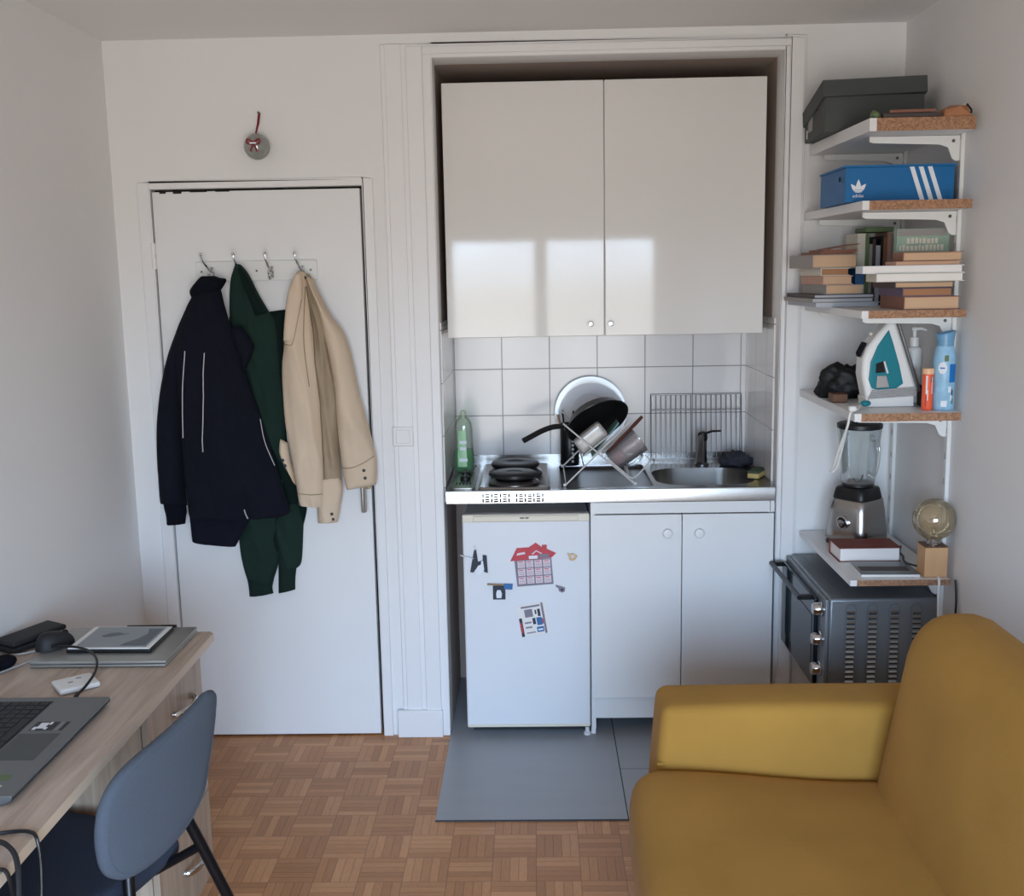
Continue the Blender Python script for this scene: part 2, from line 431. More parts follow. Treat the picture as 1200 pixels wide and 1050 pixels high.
def text_on(s, size, parent, mat_, name, X, depth=.0006):
    cu = bpy.data.curves.new(name + '_text', 'FONT'); cu.body = s; cu.size = size; cu.extrude = depth; cu.align_x = 'CENTER'
    t = bpy.data.objects.new('tmp', cu); COL.objects.link(t)
    bpy.context.view_layer.update()
    me = bpy.data.meshes.new_from_object(t.evaluated_get(bpy.context.evaluated_depsgraph_get()))
    bpy.data.objects.remove(t)
    iv = world_matrix(parent).inverted()
    for v in me.vertices: v.co = iv @ (X @ v.co)
    me.materials.clear(); me.materials.append(M[mat_])
    o = bpy.data.objects.new(name, me); o.parent = parent; COL.objects.link(o)
    return o
# ------------------------------------------------------------------ the room
XL, XR, D, ZC, YB = -1.485, 1.277, 3.876, 2.55, -.9
NL, NR, NB, NT = -.345, .868, 4.45, 2.467           # niche left, right, back, top

b = MB().box(XL - .1, XR + .1, YB - .2, NB + .1, -.1, 0); struct(b, 'floor', 'parquet')
b = MB()
b.box(NL + .001, .2735, 3.217, NB, .0004, .004); b.box(.2775, 1.05, 3.57, NB, .0004, .004); b.box(.2775, 1.05, 3.217, 3.566, .0004, .004)
b.mi = 1; b.box(.2735, .2775, 3.217, NB, .0004, .003); b.box(.2775, 1.05, 3.566, 3.57, .0004, .003); b.box(NL + .001, 1.05, 3.212, 3.217, .0004, .004)
struct(b, 'floor_kitchen', ['tile_floor', 'joint'], smooth=False)
b = MB().box(XL - .1, XR + .1, YB - .2, NB + .1, ZC, ZC + .1); struct(b, 'ceiling', 'ceiling')
b = MB().box(XL - .1, XL, YB - .2, NB + .1, 0, ZC); struct(b, 'wall_left', 'wall')
b = MB().box(XR, XR + .1, YB - .2, NB + .1, 0, ZC); struct(b, 'wall_right', 'wall')
b = MB()
b.box(XL, -1.352, D, D + .12, 0, ZC); b.box(-1.352, -.598, D, D + .12, 2.046, ZC); b.box(-.598, NL, D, D + .12, 0, ZC)
b.box(NL, NR, D, D + .12, NT, ZC); b.box(NR, XR, D, D + .12, 0, ZC)
struct(b, 'wall_back', 'wall', smooth=False)
b = MB().box(-1.352, -.598, D + .05, D + .12, 0, 2.046); struct(b, 'dark_backing', 'dark_gap', smooth=False)  # added dark box: gives the door gap its shade and seals out light
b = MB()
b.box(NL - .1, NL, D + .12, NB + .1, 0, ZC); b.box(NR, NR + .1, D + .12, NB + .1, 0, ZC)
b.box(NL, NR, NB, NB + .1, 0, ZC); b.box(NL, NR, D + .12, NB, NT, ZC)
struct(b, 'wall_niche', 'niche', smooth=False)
b = MB(); b.box(NL + .006, NR - .006, NB - .006, NB, .86, 1.56); b.mi = 1
b.box(NL, NL + .006, 3.9, NB, .9, 1.56); b.box(NR - .006, NR, 3.93, NB, .9, 1.555)
struct(b, 'wall_tiles', ['tile_back', 'tile_side'], smooth=False)
# pipe along the niche ceiling
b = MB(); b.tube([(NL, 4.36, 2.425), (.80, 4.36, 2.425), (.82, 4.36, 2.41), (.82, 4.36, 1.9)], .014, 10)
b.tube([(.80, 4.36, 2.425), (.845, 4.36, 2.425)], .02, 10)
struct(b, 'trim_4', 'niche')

# window wall behind the photographer
WX0, WX1, WZ0, WZ1 = -.72, 1.02, .10, 2.02
b = MB()
b.box(XL, WX0, YB - .2, YB, 0, ZC); b.box(WX1, XR, YB - .2, YB, 0, ZC)
b.box(WX0, WX1, YB - .2, YB, 0, WZ0); b.box(WX0, WX1, YB - .2, YB, WZ1, ZC)
struct(b, 'wall_window', 'wall', smooth=False)
b = MB(); F = .05; y0, y1 = YB - .12, YB - .07
b.box(WX0, WX0 + F, y0, y1, WZ0, WZ1); b.box(WX1 - F, WX1, y0, y1, WZ0, WZ1)
b.box(WX0 + F, WX1 - F, y0, y1, WZ0, WZ0 + F); b.box(WX0 + F, WX1 - F, y0, y1, WZ1 - F, WZ1)
b.box(.0, .1, y0 - .01, y1 + .01, WZ0 + F, WZ1 - F)
w = struct(b, 'window_1', 'trim', smooth=False)
b = MB().box(WX0 + F, .0, YB - .098, YB - .094, WZ0 + F, WZ1 - F); build(b, 'pane', 'pane', w)
b = MB().box(.1, WX1 - F, YB - .098, YB - .094, WZ0 + F, WZ1 - F); build(b, 'pane', 'pane', w)

# entrance door, flush in the back wall
b = MB().box(-1.346, -.610, D - .003, D + .035, .007, 2.037)
door = struct(b, 'door_1', 'door', bevel=.002)
b = MB()
b.prism([(-.650, .96), (-.606 - .006, .96), (-.606 - .006, 1.12), (-.650, 1.12)], 'y', D - .009, D - .003)
build(b, 'handle_plate', 'gold', door, bevel=.002)
b = MB(); b.tube([(-.632, D - .006, 1.03), (-.632, D - .05, 1.03)], .009, 10)
b.tube(smooth_path([(-.632, D - .047, 1.035), (-.632, D - .052, 1.0), (-.632, D - .054, .93), (-.632, D - .05, .887)], 4), .0205, 14, flat=.5)
build(b, 'handle', 'steel_soft', door)
for z in (1.815, .25):
    b = MB().lathe([(.0085, 0), (.0085, .044)], 12, (-1.352, D - .008, z - .045)).lathe([(.0085, 0), (.0085, .044)], 12, (-1.352, D - .008, z + .001))
    build(b, 'hinge', 'trim', door)
# architrave round the door
b = MB(); t0, t1 = D - .012, D
b.box(-1.396, -1.352, t0, t1, 0, 2.07); b.box(-.598, -.562, t0, t1, 0, 2.07); b.box(-1.352, -.598, t0, t1, 2.046, 2.07)
struct(b, 'trim_1', 'trim', bevel=.003)
# dark strips painting the shade of the gap along the top of the door
b = MB()
for x, w_, h in ((-1.318, .022, .006), (-1.27, .03, .007), (-1.21, .06, .003), (-1.12, .05, .003)):
    b.box(x, x + w_, D - .0045, D - .002, 2.037 - h, 2.0395)
struct(b, 'door_gap_shade', 'dark_gap', smooth=False)
# mouldings round the kitchen niche
b = MB()
b.box(-.520, NL, D - .012, D, 0, 2.515); b.box(-.432, -.375, D - .022, D - .012, .0, 2.505); b.box(-.505, -.448, D - .017, D - .012, 0, 2.515)
b.box(NR, .94, D - .012, D, 0, 2.515); b.box(.885, .932, D - .02, D - .012, 0, 2.505)
b.box(NL, NR, D - .012, D, NT, 2.515); b.box(-.375, .885, D - .02, D - .012, NT + .012, 2.505)
struct(b, 'trim_2', 'trim', bevel=.003)
b = MB().box(-.542, -.37, D - .03, D - .0125, 0, .108); struct(b, 'trim_3', 'trim', bevel=.004)
b = MB().box(.945, XR, D - .012, D, 0, .07); struct(b, 'baseboard_back', 'trim', bevel=.003)
b = MB().box(XR - .012, XR, YB, D - .014, 0, .07); struct(b, 'baseboard_right', 'trim', bevel=.003)
b = MB().box(XL, XL + .012, YB, D - .014, 0, .07); struct(b, 'baseboard_left', 'trim', bevel=.003)

# light switch by the door
t = thing('light_switch', 'pale square light switch on the white wall right of the door', 'switch', (-.485, D - .012, 1.155))
b = MB().box(-.523, -.447, D - .024, D - .0125, 1.119, 1.191); build(b, 'cover_plate', 'white_plastic', t, bevel=.004)
b = MB().box(-.510, -.460, D - .029, D - .024, 1.13, 1.18); build(b, 'rocker', 'white_plastic', t, bevel=.003)

# glass ball ornament above the door
t = thing('hanging_ornament', 'small smoky glass ball with a red bow hanging on the wall above the door', 'ornament', (-.953, D - .05, 2.182))
b = MB().sphere((-.953, D - .046, 2.18), .0445, 24, 14); build(b, 'ball', 'grey_glass', t)
b = MB().tube([(-.947, D - .004, 2.297), (-.949, D - .02, 2.26), (-.953, D - .046, 2.226)], .0022, 6)
b.tube([(-.951, D - .006, 2.297), (-.953, D - .02, 2.26), (-.955, D - .046, 2.226)], .0022, 6)
build(b, 'ribbon', 'rust_red', t)
b = MB().lathe([(.004, 0), (.004, .02)], 8, (0, 0, 0)); b.v = [Vector((v.x - .949, D - v.z, v.y + 2.298)) for v in b.v]; build(b, 'nail', 'steel_dark', t)
b = MB()
for s in (-1, 1):
    b.tube(smooth_path([(-.953, D - .092, 2.19), (-.953 + s * .02, D - .096, 2.200), (-.953 + s * .020, D - .095, 2.186), (-.953, D - .092, 2.186)], 5), .0035, 6)
    b.tube(smooth_path([(-.953, D - .092, 2.186), (-.953 + s * .007, D - .095, 2.17), (-.953 + s * .011, D - .09, 2.16)], 5), .003, 6)
build(b, 'bow', 'rust_red', t)
b = MB().box(-.964, -.942, D - .102, D - .098, 2.184, 2.189); build(b, 'bow_band', 'white_print', t)

# ------------------------------------------------------------------ coat rack and coats
t = thing('coat_rack', 'white wall board with metal double hooks screwed to the door', 'coat rack', (-.987, D - .003, 1.722))
b = MB().box(-1.203, -.771, D - .019, D - .0035, 1.722, 1.792); build(b, 'board', 'white_plastic', t, bevel=.003)
for x, lean in ((-1.145, -.022), (-1.04, -.012), (-.933, -.008), (-.824, -.012)):
    y = D - .02
    b = MB().box(x - .009, x + .009, y - .003, y, 1.732, 1.772)
    b.tube(smooth_path([(x, y - .001, 1.755), (x + lean * .3, y - .03, 1.772), (x + lean * .8, y - .045, 1.795), (x + lean, y - .05, 1.815)], 5), .0035, 8)
    b.sphere((x + lean, y - .05, 1.816), .006, 10, 8)
    b.tube(smooth_path([(x, y - .001, 1.745), (x, y - .02, 1.728), (x, y - .032, 1.735), (x, y - .034, 1.75)], 5), .0035, 8)
    b.sphere((x, y - .034, 1.751), .006, 10, 8)
    build(b, 'hook', 'chrome', t)
for x in (-1.182, -.985, -.792):
    b = MB().sphere((x, D - .0195, 1.757), .004, 8, 6, (1, .5, 1)); build(b, 'screw', 'steel_dark', t)

def catmull(a, t):
    n = len(a) - 1; x = t * n; i = min(int(x), n - 1); f = x - i
    p0, p1, p2, p3 = a[max(i - 1, 0)], a[i], a[i + 1], a[min(i + 2, n)]
    return .5 * (2 * p1 + (p2 - p0) * f + (2 * p0 - 5 * p1 + 4 * p2 - p3) * f * f + (3 * p1 - p0 - 3 * p2 + p3) * f ** 3)

def cloth(rows, yb, T, name, mat_, parent, seed=0, fold=.006, nu=22, nv=44, freq=3.0, shape=.55, flatback=True, solid=True):
    """a hanging panel of cloth: rows = (left x, left z, right x, right z) from top to bottom"""
    mb = MB(); cols = [[r[i] for r in rows] for i in range(4)]
    def pt(u, v):
        lx, lz, rx, rz = (catmull(c, v) for c in cols)
        return lx + (rx - lx) * u, lz + (rz - lz) * u
    fr = []; bk = []
    for j in range(nv + 1):
        v = j / nv
        ybv = yb(v) if callable(yb) else yb
        for i in range(nu + 1):
            u = i / nu; x, z = pt(u, v)
            e = max(0, 1 - (2 * u - 1) ** 2)
            ev = min(1, v / .06, (1 - v) / .03) if 0 < v < 1 else 0
            w = e ** shape * (.35 + .65 * max(0, ev) ** .5)
            nz = noise.noise(Vector((x * 16 * freq / 3 + seed * 7.1, z * 4.5 + seed, seed * 3.3)))
            n2 = noise.noise(Vector((x * 30 + z * 11 + seed, z * 16 + seed, seed * 1.3)))
            rg = 1 - abs(noise.noise(Vector((x * 11 * freq / 3 + z * 2.4 + seed * 3.7, z * 2.6 + seed * 5, seed * 2.9)))) * 2.6
            y = ybv - T * w - (fold * 1.9 * nz + fold * .9 * n2 + fold * 1.5 * max(0, rg) ** 2) * w
            fr.append((x, y, z)); bk.append((x, ybv - (0 if flatback else -T * w * .5), z))
    N = (nu + 1) * (nv + 1); W = nu + 1
    fs = []
    for j in range(nv):
        for i in range(nu):
            a = j * W + i
            fs.append((a, a + 1, a + W + 1, a + W)); fs.append((N + a, N + a + W, N + a + W + 1, N + a + 1))
    ring = [i for i in range(W)] + [j * W + nu for j in range(1, nv + 1)] + [nv * W + i for i in range(nu - 1, -1, -1)] + [j * W for j in range(nv - 1, 0, -1)]
    for k in range(len(ring)):
        a, c = ring[k], ring[(k + 1) % len(ring)]; fs.append((a, N + a, N + c, c))
    mb.add(fr + bk, fs)
    return build(mb, name, mat_, parent, auto=70)

NAVY_BODY = [(-1.169, 1.732, -1.11, 1.731), (-1.196, 1.689, -1.097, 1.693), (-1.205, 1.642, -1.086, 1.634), (-1.239, 1.595, -1.067, 1.559), (-1.26, 1.542, -1.038, 1.49), (-1.274, 1.482, -1.032, 1.43), (-1.273, 1.398, -1.018, 1.358), (-1.273, 1.277, -0.993, 1.272), (-1.272, 1.154, -0.962, 1.165), (-1.271, 1.03, -0.927, 1.025), (-1.266, 0.927, -0.899, 0.915), (-1.265, 0.892, -0.9, 0.89), (-1.26, 0.876, -0.938, 0.875)]
NAVY_HEM = [(-1.266, 1.022, -0.987, 1.018), (-1.267, 0.908, -1.024, 0.905), (-1.265, 0.848, -1.059, 0.848), (-1.263, 0.793, -1.1, 0.775), (-1.26, 0.784, -1.107, 0.766)]
NAVY_SLEEVE = [(-1.216, 1.67, -1.162, 1.669), (-1.276, 1.552, -1.199, 1.559), (-1.312, 1.471, -1.235, 1.479), (-1.344, 1.365, -1.255, 1.363), (-1.368, 1.242, -1.27, 1.24), (-1.378, 1.149, -1.279, 1.148), (-1.381, 1.024, -1.285, 1.022), (-1.382, 0.923, -1.283, 0.915)]
NAVY_CUFF = [(-1.369, 0.935, -1.288, 0.928), (-1.365, 0.903, -1.284, 0.896), (-1.36, 0.878, -1.288, 0.877), (-1.36, 0.843, -1.293, 0.848)]
HOOD = [(-1.043, 1.783, -1.025, 1.78), (-1.067, 1.736, -1.003, 1.744), (-1.08, 1.677, -0.98, 1.684), (-1.087, 1.602, -0.947, 1.615), (-1.086, 1.527, -0.923, 1.564), (-1.078, 1.452, -0.921, 1.479), (-1.064, 1.391, -0.919, 1.358), (-1.043, 1.329, -0.913, 1.235), (-1.014, 1.237, -0.915, 1.142), (-0.993, 1.174, -0.912, 1.017)]
HOODIE_BODY = [(-1.096, 1.595, -0.89, 1.619), (-1.093, 1.449, -0.899, 1.446), (-1.073, 1.264, -0.912, 1.262), (-1.078, 1.077, -0.904, 1.074), (-1.078, 0.918, -0.866, 0.954), (-1.077, 0.822, -0.85, 0.896), (-1.04, 0.757, -0.87, 0.813), (-0.979, 0.717, -0.882, 0.755)]
HSL_A = [(-1.037, 1.014, -0.915, 1.012), (-1.089, 0.871, -0.947, 0.886), (-1.105, 0.807, -0.955, 0.789), (-1.104, 0.727, -0.959, 0.709), (-1.095, 0.668, -0.975, 0.654), (-1.082, 0.616, -0.99, 0.615)]
HCUFF_A = [(-1.084, 0.629, -0.983, 0.628), (-1.08, 0.596, -0.991, 0.598), (-1.079, 0.56, -0.989, 0.572)]
HSL_B = [(-0.976, 0.916, -0.86, 0.914), (-0.976, 0.803, -0.869, 0.792), (-0.97, 0.729, -0.88, 0.692), (-0.963, 0.677, -0.897, 0.666)]
HCUFF_B = [(-0.966, 0.69, -0.897, 0.682), (-0.969, 0.625, -0.906, 0.624), (-0.972, 0.569, -0.908, 0.584)]
BG_FRONT = [(-0.83, 1.752, -0.806, 1.752), (-0.846, 1.723, -0.795, 1.728), (-0.864, 1.674, -0.792, 1.673), (-0.876, 1.615, -0.789, 1.614), (-0.886, 1.541, -0.786, 1.539), (-0.892, 1.481, -0.78, 1.48), (-0.901, 1.422, -0.774, 1.419), (-0.903, 1.331, -0.773, 1.329), (-0.9, 1.209, -0.769, 1.207), (-0.887, 1.117, -0.767, 1.115), (-0.876, 1.023, -0.769, 1.022), (-0.866, 0.929, -0.773, 0.922), (-0.863, 0.92, -0.774, 0.916)]
BG_COLLAR = [(-0.827, 1.747, -0.81, 1.746), (-0.847, 1.712, -0.805, 1.717), (-0.865, 1.654, -0.811, 1.653), (-0.878, 1.572, -0.834, 1.559), (-0.884, 1.513, -0.849, 1.503)]
BG_LINING = [(-0.817, 1.746, -0.791, 1.743), (-0.808, 1.699, -0.766, 1.686), (-0.806, 1.613, -0.728, 1.603), (-0.805, 1.508, -0.718, 1.507), (-0.799, 1.387, -0.714, 1.386), (-0.793, 1.265, -0.713, 1.264), (-0.789, 1.142, -0.713, 1.141), (-0.789, 1.017, -0.709, 1.016), (-0.797, 0.923, -0.708, 0.966)]
BG_SLEEVE = [(-0.8, 1.735, -0.775, 1.725), (-0.771, 1.672, -0.748, 1.657), (-0.756, 1.612, -0.718, 1.597), (-0.747, 1.541, -0.678, 1.54), (-0.733, 1.463, -0.654, 1.464), (-0.717, 1.338, -0.627, 1.31), (-0.714, 1.204, -0.601, 1.202), (-0.707, 1.096, -0.581, 1.106), (-0.698, 1.012, -0.577, 1.044), (-0.691, 0.971, -0.582, 0.988)]
BG_CUFF1 = [(-0.924, 1.159, -0.897, 1.143), (-0.93, 1.11, -0.891, 1.081), (-0.911, 1.057, -0.878, 1.034), (-0.885, 1.019, -0.871, 0.981)]
BG_CUFF2 = [(-0.793, 1.019, -0.716, 1.018), (-0.801, 0.919, -0.706, 0.971), (-0.802, 0.894, -0.719, 0.899), (-0.802, 0.846, -0.73, 0.849)]
YD = D - .022
t = thing('hooded_sweatshirt', 'dark green hooded sweatshirt hanging between the navy and the beige jacket', 'sweatshirt', (-1.0, YD, .56))
cloth(HOODIE_BODY, YD + .012, .022, 'body', 'green_deep', t, 1, .003)
cloth(HOOD, lambda v: YD - .062 + .062 * min(1, v * 2.2) ** .6, .022, 'hood', 'green_cloth', t, 2, .006, freq=4)
cloth([(-1.03, 1.765, -1.02, 1.768), (-1.015, 1.70, -.998, 1.735), (-.998, 1.65, -.975, 1.67), (-.985, 1.60, -.942, 1.61)], lambda v: YD - .085 + .035 * v, .012, 'hood_lining', 'green_deep', t, 3, .002, nv=16)
cloth(HSL_A, YD + .004, .032, 'sleeve', 'green_cloth', t, 4, .009)
cloth(HCUFF_A, YD, .024, 'cuff', 'green_rib', t, 5, .003, nv=12)
cloth(HSL_B, YD + .012, .026, 'sleeve', 'green_cloth', t, 6, .008)
cloth(HCUFF_B, YD + .008, .022, 'cuff', 'green_rib', t, 7, .003, nv=12)

t = thing('navy_jacket', 'navy blue jacket with thin pale piping hanging on the left hook', 'jacket', (-1.15, YD, .766))
YN = lambda v: YD - .064
cloth(NAVY_BODY, YN, .04, 'body', 'navy', t, 11, .008, nu=34, freq=3)
cloth(NAVY_HEM, YD - .052, .018, 'back_hem', 'navy', t, 12, .004, nv=20)
cloth(NAVY_SLEEVE, YD - .018, .05, 'sleeve', 'navy', t, 13, .008)
cloth(NAVY_CUFF, YD - .024, .036, 'cuff', 'navy_rib', t, 14, .003, nv=12)
cloth([(-1.16, 1.742, -1.115, 1.742), (-1.183, 1.72, -1.098, 1.735), (-1.207, 1.69, -1.075, 1.727), (-1.2, 1.665, -1.098, 1.69)], YD - .066, .045, 'collar', 'navy_rib', t, 15, .006, nv=16)
cloth([(-1.068, 1.56, -1.03, 1.565), (-1.062, 1.50, -1.0, 1.52), (-1.04, 1.44, -.99, 1.49), (-1.035, 1.40, -1.01, 1.44)], YD - .07, .03, 'collar_flap', 'navy', t, 16, .004, nv=14)
def strip(pts, w, y, name, m, parent):
    build(MB().tube(smooth_path([(x, y, z) for x, z in pts], 8), w, 6), name, m, parent)
from mathutils.bvhtree import BVHTree
def on_cloth(o_list, x, z, off=.0015):
    best = None
    for o in o_list:
        mw = world_matrix(o)
        bv = BVHTree.FromPolygons([mw @ v.co for v in o.data.vertices], [p.vertices[:] for p in o.data.polygons])
        h = bv.ray_cast(Vector((x, 2.5, z)), Vector((0, 1, 0)))
        if h[0] is not None and (best is None or h[0].y < best): best = h[0].y
    return (best or YD) - off
def piping(pts, name, m, parent, r=.0022, parts=('body',)):
    os_ = [c for c in parent.children if c.name.split('.')[0] in parts]
    P = [(p.x, p.z) for p in smooth_path([(x, 0, z) for x, z in pts], 10)]
    build(MB().tube([(x, on_cloth(os_, x, z), z) for x, z in P], r, 6), name, m, parent)
bpy.context.view_layer.update()
piping([(-1.228, 1.484), (-1.247, 1.34), (-1.262, 1.174)], 'piping', 'piping', t, .0017, ('body', 'sleeve'))
piping([(-1.158, 1.477), (-1.172, 1.309), (-1.184, 1.127)], 'piping', 'piping', t, .0017)
piping([(-.984, 1.236), (-.968, 1.15), (-.941, 1.068)], 'piping', 'piping', t, .0014)
piping([(-1.05, .915), (-1.046, .90), (-1.038, .882)], 'zip_pull', 'piping', t, .002)

t = thing('beige_jacket', 'beige cotton jacket with button cuffs hanging on the right hook', 'jacket', (-.77, YD, .846))
cloth(BG_LINING, YD - .03, .02, 'lining', 'beige_lining', t, 21, .009, freq=6)
cloth(BG_CUFF1, YD - .034, .022, 'cuff', 'beige', t, 22, .003, nv=14)
cloth(BG_CUFF2, YD - .036, .03, 'cuff', 'beige', t, 23, .004, nv=14)
cloth(BG_FRONT, YD - .046, .034, 'front_panel', 'beige', t, 24, .008, freq=4)
cloth(BG_COLLAR, YD - .078, .016, 'collar', 'beige', t, 25, .003, nv=20)
cloth(BG_SLEEVE, YD - .044, .055, 'sleeve', 'beige', t, 26, .009, freq=3)
bpy.context.view_layer.update()
piping([(-.797, 1.70), (-.79, 1.6), (-.783, 1.5), (-.772, 1.3), (-.768, 1.1), (-.772, .93)], 'zip', 'zip_dark', t, .0022, ('front_panel', 'lining'))
piping([(-.80, 1.70), (-.808, 1.6), (-.812, 1.5), (-.80, 1.35)], 'seam', 'beige_lining', t, .002, ('front_panel', 'lining'))
piping([(-.889, 1.50), (-.87, 1.50), (-.849, 1.503), (-.834, 1.56), (-.812, 1.655)], 'seam', 'beige_lining', t, .0014, ('front_panel', 'collar'))
piping([(-.701, 1.055), (-.66, 1.06), (-.62, 1.075), (-.584, 1.095)], 'seam', 'beige_lining', t, .0016, ('sleeve',))
piping([(-.862, .965), (-.82, .962), (-.775, .96)], 'seam', 'beige_lining', t, .0016, ('front_panel',))
piping([(-.744, 1.50), (-.73, 1.40), (-.719, 1.30), (-.712, 1.15), (-.700, 1.02)], 'seam', 'beige_lining', t, .0016, ('sleeve', 'lining'))
kids = list(t.children)
for x, z in ((-.618, 1.048), (-.615, 1.02), (-.912, 1.085), (-.905, 1.065), (-.745, .885), (-.742, .865), (-.80, 1.73), (-.86, .925)):
    y = on_cloth(kids, x, z, 0)
    b = MB().lathe([(.0055, 0), (.006, .002), (.004, .003)], 10); b.v = [Vector((x + v.x, y - v.z, z + v.y)) for v in b.v]
    build(b, 'button', 'ink', t)
# ------------------------------------------------------------------ wall cabinet in the niche
UY = 3.98
t = thing('wall_cabinet', 'wide glossy white two-door wall cabinet hung in the kitchen niche', 'cabinet', (.255, UY, 1.5))
b = MB().box(-.315, .827, UY + .02, NB - .007, 1.502, 2.40); build(b, 'carcass', 'white_matt', t)
for x0, x1, kx in ((-.322, .2535, .203), (.2565, .831, .277)):
    b = MB().box(x0, x1, UY, UY + .019, 1.499, 2.402); dr = build(b, 'door', 'white_gloss', t, bevel=.0025)
    b = MB().lathe([(.0075, 0), (.0105, .002), (.0105, .016), (.009, .019), (.0055, .0195), (.005, .015)], 20)
    b.v = [Vector((kx + v.x, UY - v.z, 1.544 + v.y)) for v in b.v]; build(b, 'knob', 'chrome', dr)
    dr['label'] = 'glossy white door'

# ------------------------------------------------------------------ steel worktop with sink, drainer and hob
WT = .955; WXa, WXb, WYa, WYb = -.333, .857, 3.832, NB - .012
t = thing('worktop', 'stainless steel worktop with two round hotplates, a shallow drainer and a sink', 'worktop', (.26, WYa, .907))
def rrect(x0, x1, y0, y1, r, n=6):
    P = []
    for cx, cy, a0 in ((x1 - r, y1 - r, 0), (x0 + r, y1 - r, 90), (x0 + r, y0 + r, 180), (x1 - r, y0 + r, 270)):
        for i in range(n + 1):
            a = math.radians(a0 + 90 * i / n); P.append((cx + r * math.cos(a), cy + r * math.sin(a)))
    return P
sink = rrect(.442, .812, 3.882, 4.225, .105, 10)
drain = rrect(.088, .425, 3.868, 4.33, .03, 5)
hobcut = rrect(-.218, .048, 3.85, 4.36, .02, 4)
def plate_with_holes(outer, holes, z, name, mats, parent):
    bm = bmesh.new(); es = []
    for loop in [outer] + holes:
        vs = [bm.verts.new((x, y, z)) for x, y in loop]
        es += [bm.edges.new((vs[i], vs[(i + 1) % len(vs)])) for i in range(len(vs))]
    bmesh.ops.triangle_fill(bm, use_beauty=True, use_dissolve=False, edges=es)
    bm.verts.index_update()
    mb = MB(); mb.v = [v.co.copy() for v in bm.verts]; mb.f = [tuple(v.index for v in f.verts) for f in bm.faces]; mb.m = [0] * len(mb.f); bm.free()
    return mb
outer = [(WXa, WYa + .006), (WXb, WYa + .006), (WXb, WYb), (WXa, WYb)]
b = plate_with_holes(outer, [sink, drain, hobcut], WT, 'top', 'steel', t)
# rounded front lip, underside and back upstand
lip = [(WYa + .006, WT), (WYa + .0015, WT - .0015), (WYa, WT - .006), (WYa, .907), (WYa + .012, .907), (WYa + .012, WT - .004)]
b.prism(lip, 'x', WXa, WXb)
b.box(WXa, WXb, WYb - .006, WYb, WT - .01, WT + .028)
b.box(WXa, WXa + .002, WYa + .012, WYb, .915, WT - .001); b.box(WXb - .002, WXb, WYa + .012, WYb, .915, WT - .001)
build(b, 'top', 'steel', t, auto=30)
def recess(loop, depth, shrink, name, m, zt=WT, floor_fn=None, levels=5):
    cx = sum(p[0] for p in loop) / len(loop); cy = sum(p[1] for p in loop) / len(loop)
    mb = MB(); n = len(loop); vs = []
    for k in range(levels + 1):
        q = k / levels; s = 1 - shrink * (q ** 3); z = zt - depth * (1 - (1 - q) ** 1.0)
        vs += [(cx + (x - cx) * s, cy + (y - cy) * s, z) for x, y in loop]
    s2 = 1 - shrink * 1.6
    vs += [(cx + (x - cx) * s2, cy + (y - cy) * s2, zt - depth * 1.02) for x, y in loop]
    fs = [(k * n + i, k * n + (i + 1) % n, (k + 1) * n + (i + 1) % n, (k + 1) * n + i) for k in range(levels + 1) for i in range(n)]
    fs.append(tuple((levels + 1) * n + i for i in range(n)))
    mb.add(vs, fs)
    return mb
b = recess(sink, .14, .14, 'basin', 'steel'); basin = build(b, 'basin', 'steel', t, auto=60)
b = MB().lathe([(.034, 0), (.034, .003), (.028, .004), (.02, .001)], 24, (.625, 4.06, WT - .1425)); build(b, 'drain_plug', 'steel_dark', basin)
b = recess(drain, .014, .02, 'drainer', 'steel_dark', levels=3)
build(b, 'drainer', 'steel_dark', t, auto=60)  # darker steel than the top stands in for a dark reflection
# hob: raised pan round the plates, two cast-iron plates on rings
b = MB(); n = len(hobcut); cx, cy = -.085, 4.1
vs = []
for s, z in ((1, 0), (.985, .006), (.955, .007), (.93, .003)): vs += [(cx + (x - cx) * s, cy + (y - cy) * s, WT + z) for x, y in hobcut]
b.add(vs, [(k * n + i, k * n + (i + 1) % n, (k + 1) * n + (i + 1) % n, (k + 1) * n + i) for k in range(3) for i in range(n)] + [tuple(3 * n + i for i in range(n))])
build(b, 'hob_tray', 'steel', t, auto=50)
for y, r in ((4.165, .094), (3.955, .083)):
    b = MB().lathe([(r + .010, 0), (r + .010, .006), (r + .0, .012), (r - .012, .022), (r - .014, .024)], 40, (-.086, y, WT + .004)); rg = build(b, 'plate_ring', 'steel_dark', t)
    b = MB().lathe([(r - .004, 0), (r, .004), (r, .014), (r - .005, .018), (r * .35, .018), (r * .33, .0165), (.001, .0165)], 40, (-.086, y, WT + .0285))
    h = build(b, 'hotplate', 'hotplate', t); h['label'] = 'black cast-iron hotplate'
# hob controls on the left
b = MB().prism(rrect(-.315, -.232, 3.86, 4.36, .012, 4), 'z', WT + .0005, WT + .005); cp = build(b, 'control_panel', 'alu', t)
for y in (4.015, 4.095):
    b = MB().lathe([(.019, 0), (.019, .012), (.015, .016)], 20, (-.274, y, WT + .0052)); b.box(-.277, -.271, y - .018, y + .018, WT + .02, WT + .027)
    build(b, 'control_knob', 'black', t)
for y0_ in (3.92, 4.285):
    for i in range(5):
        x = -.305 + i * .013
        b = MB().box(x, x + .006, y0_, y0_ + .045, WT + .0052, WT + .0057); build(b, 'printed_mark', 'ink', cp, smooth=False)
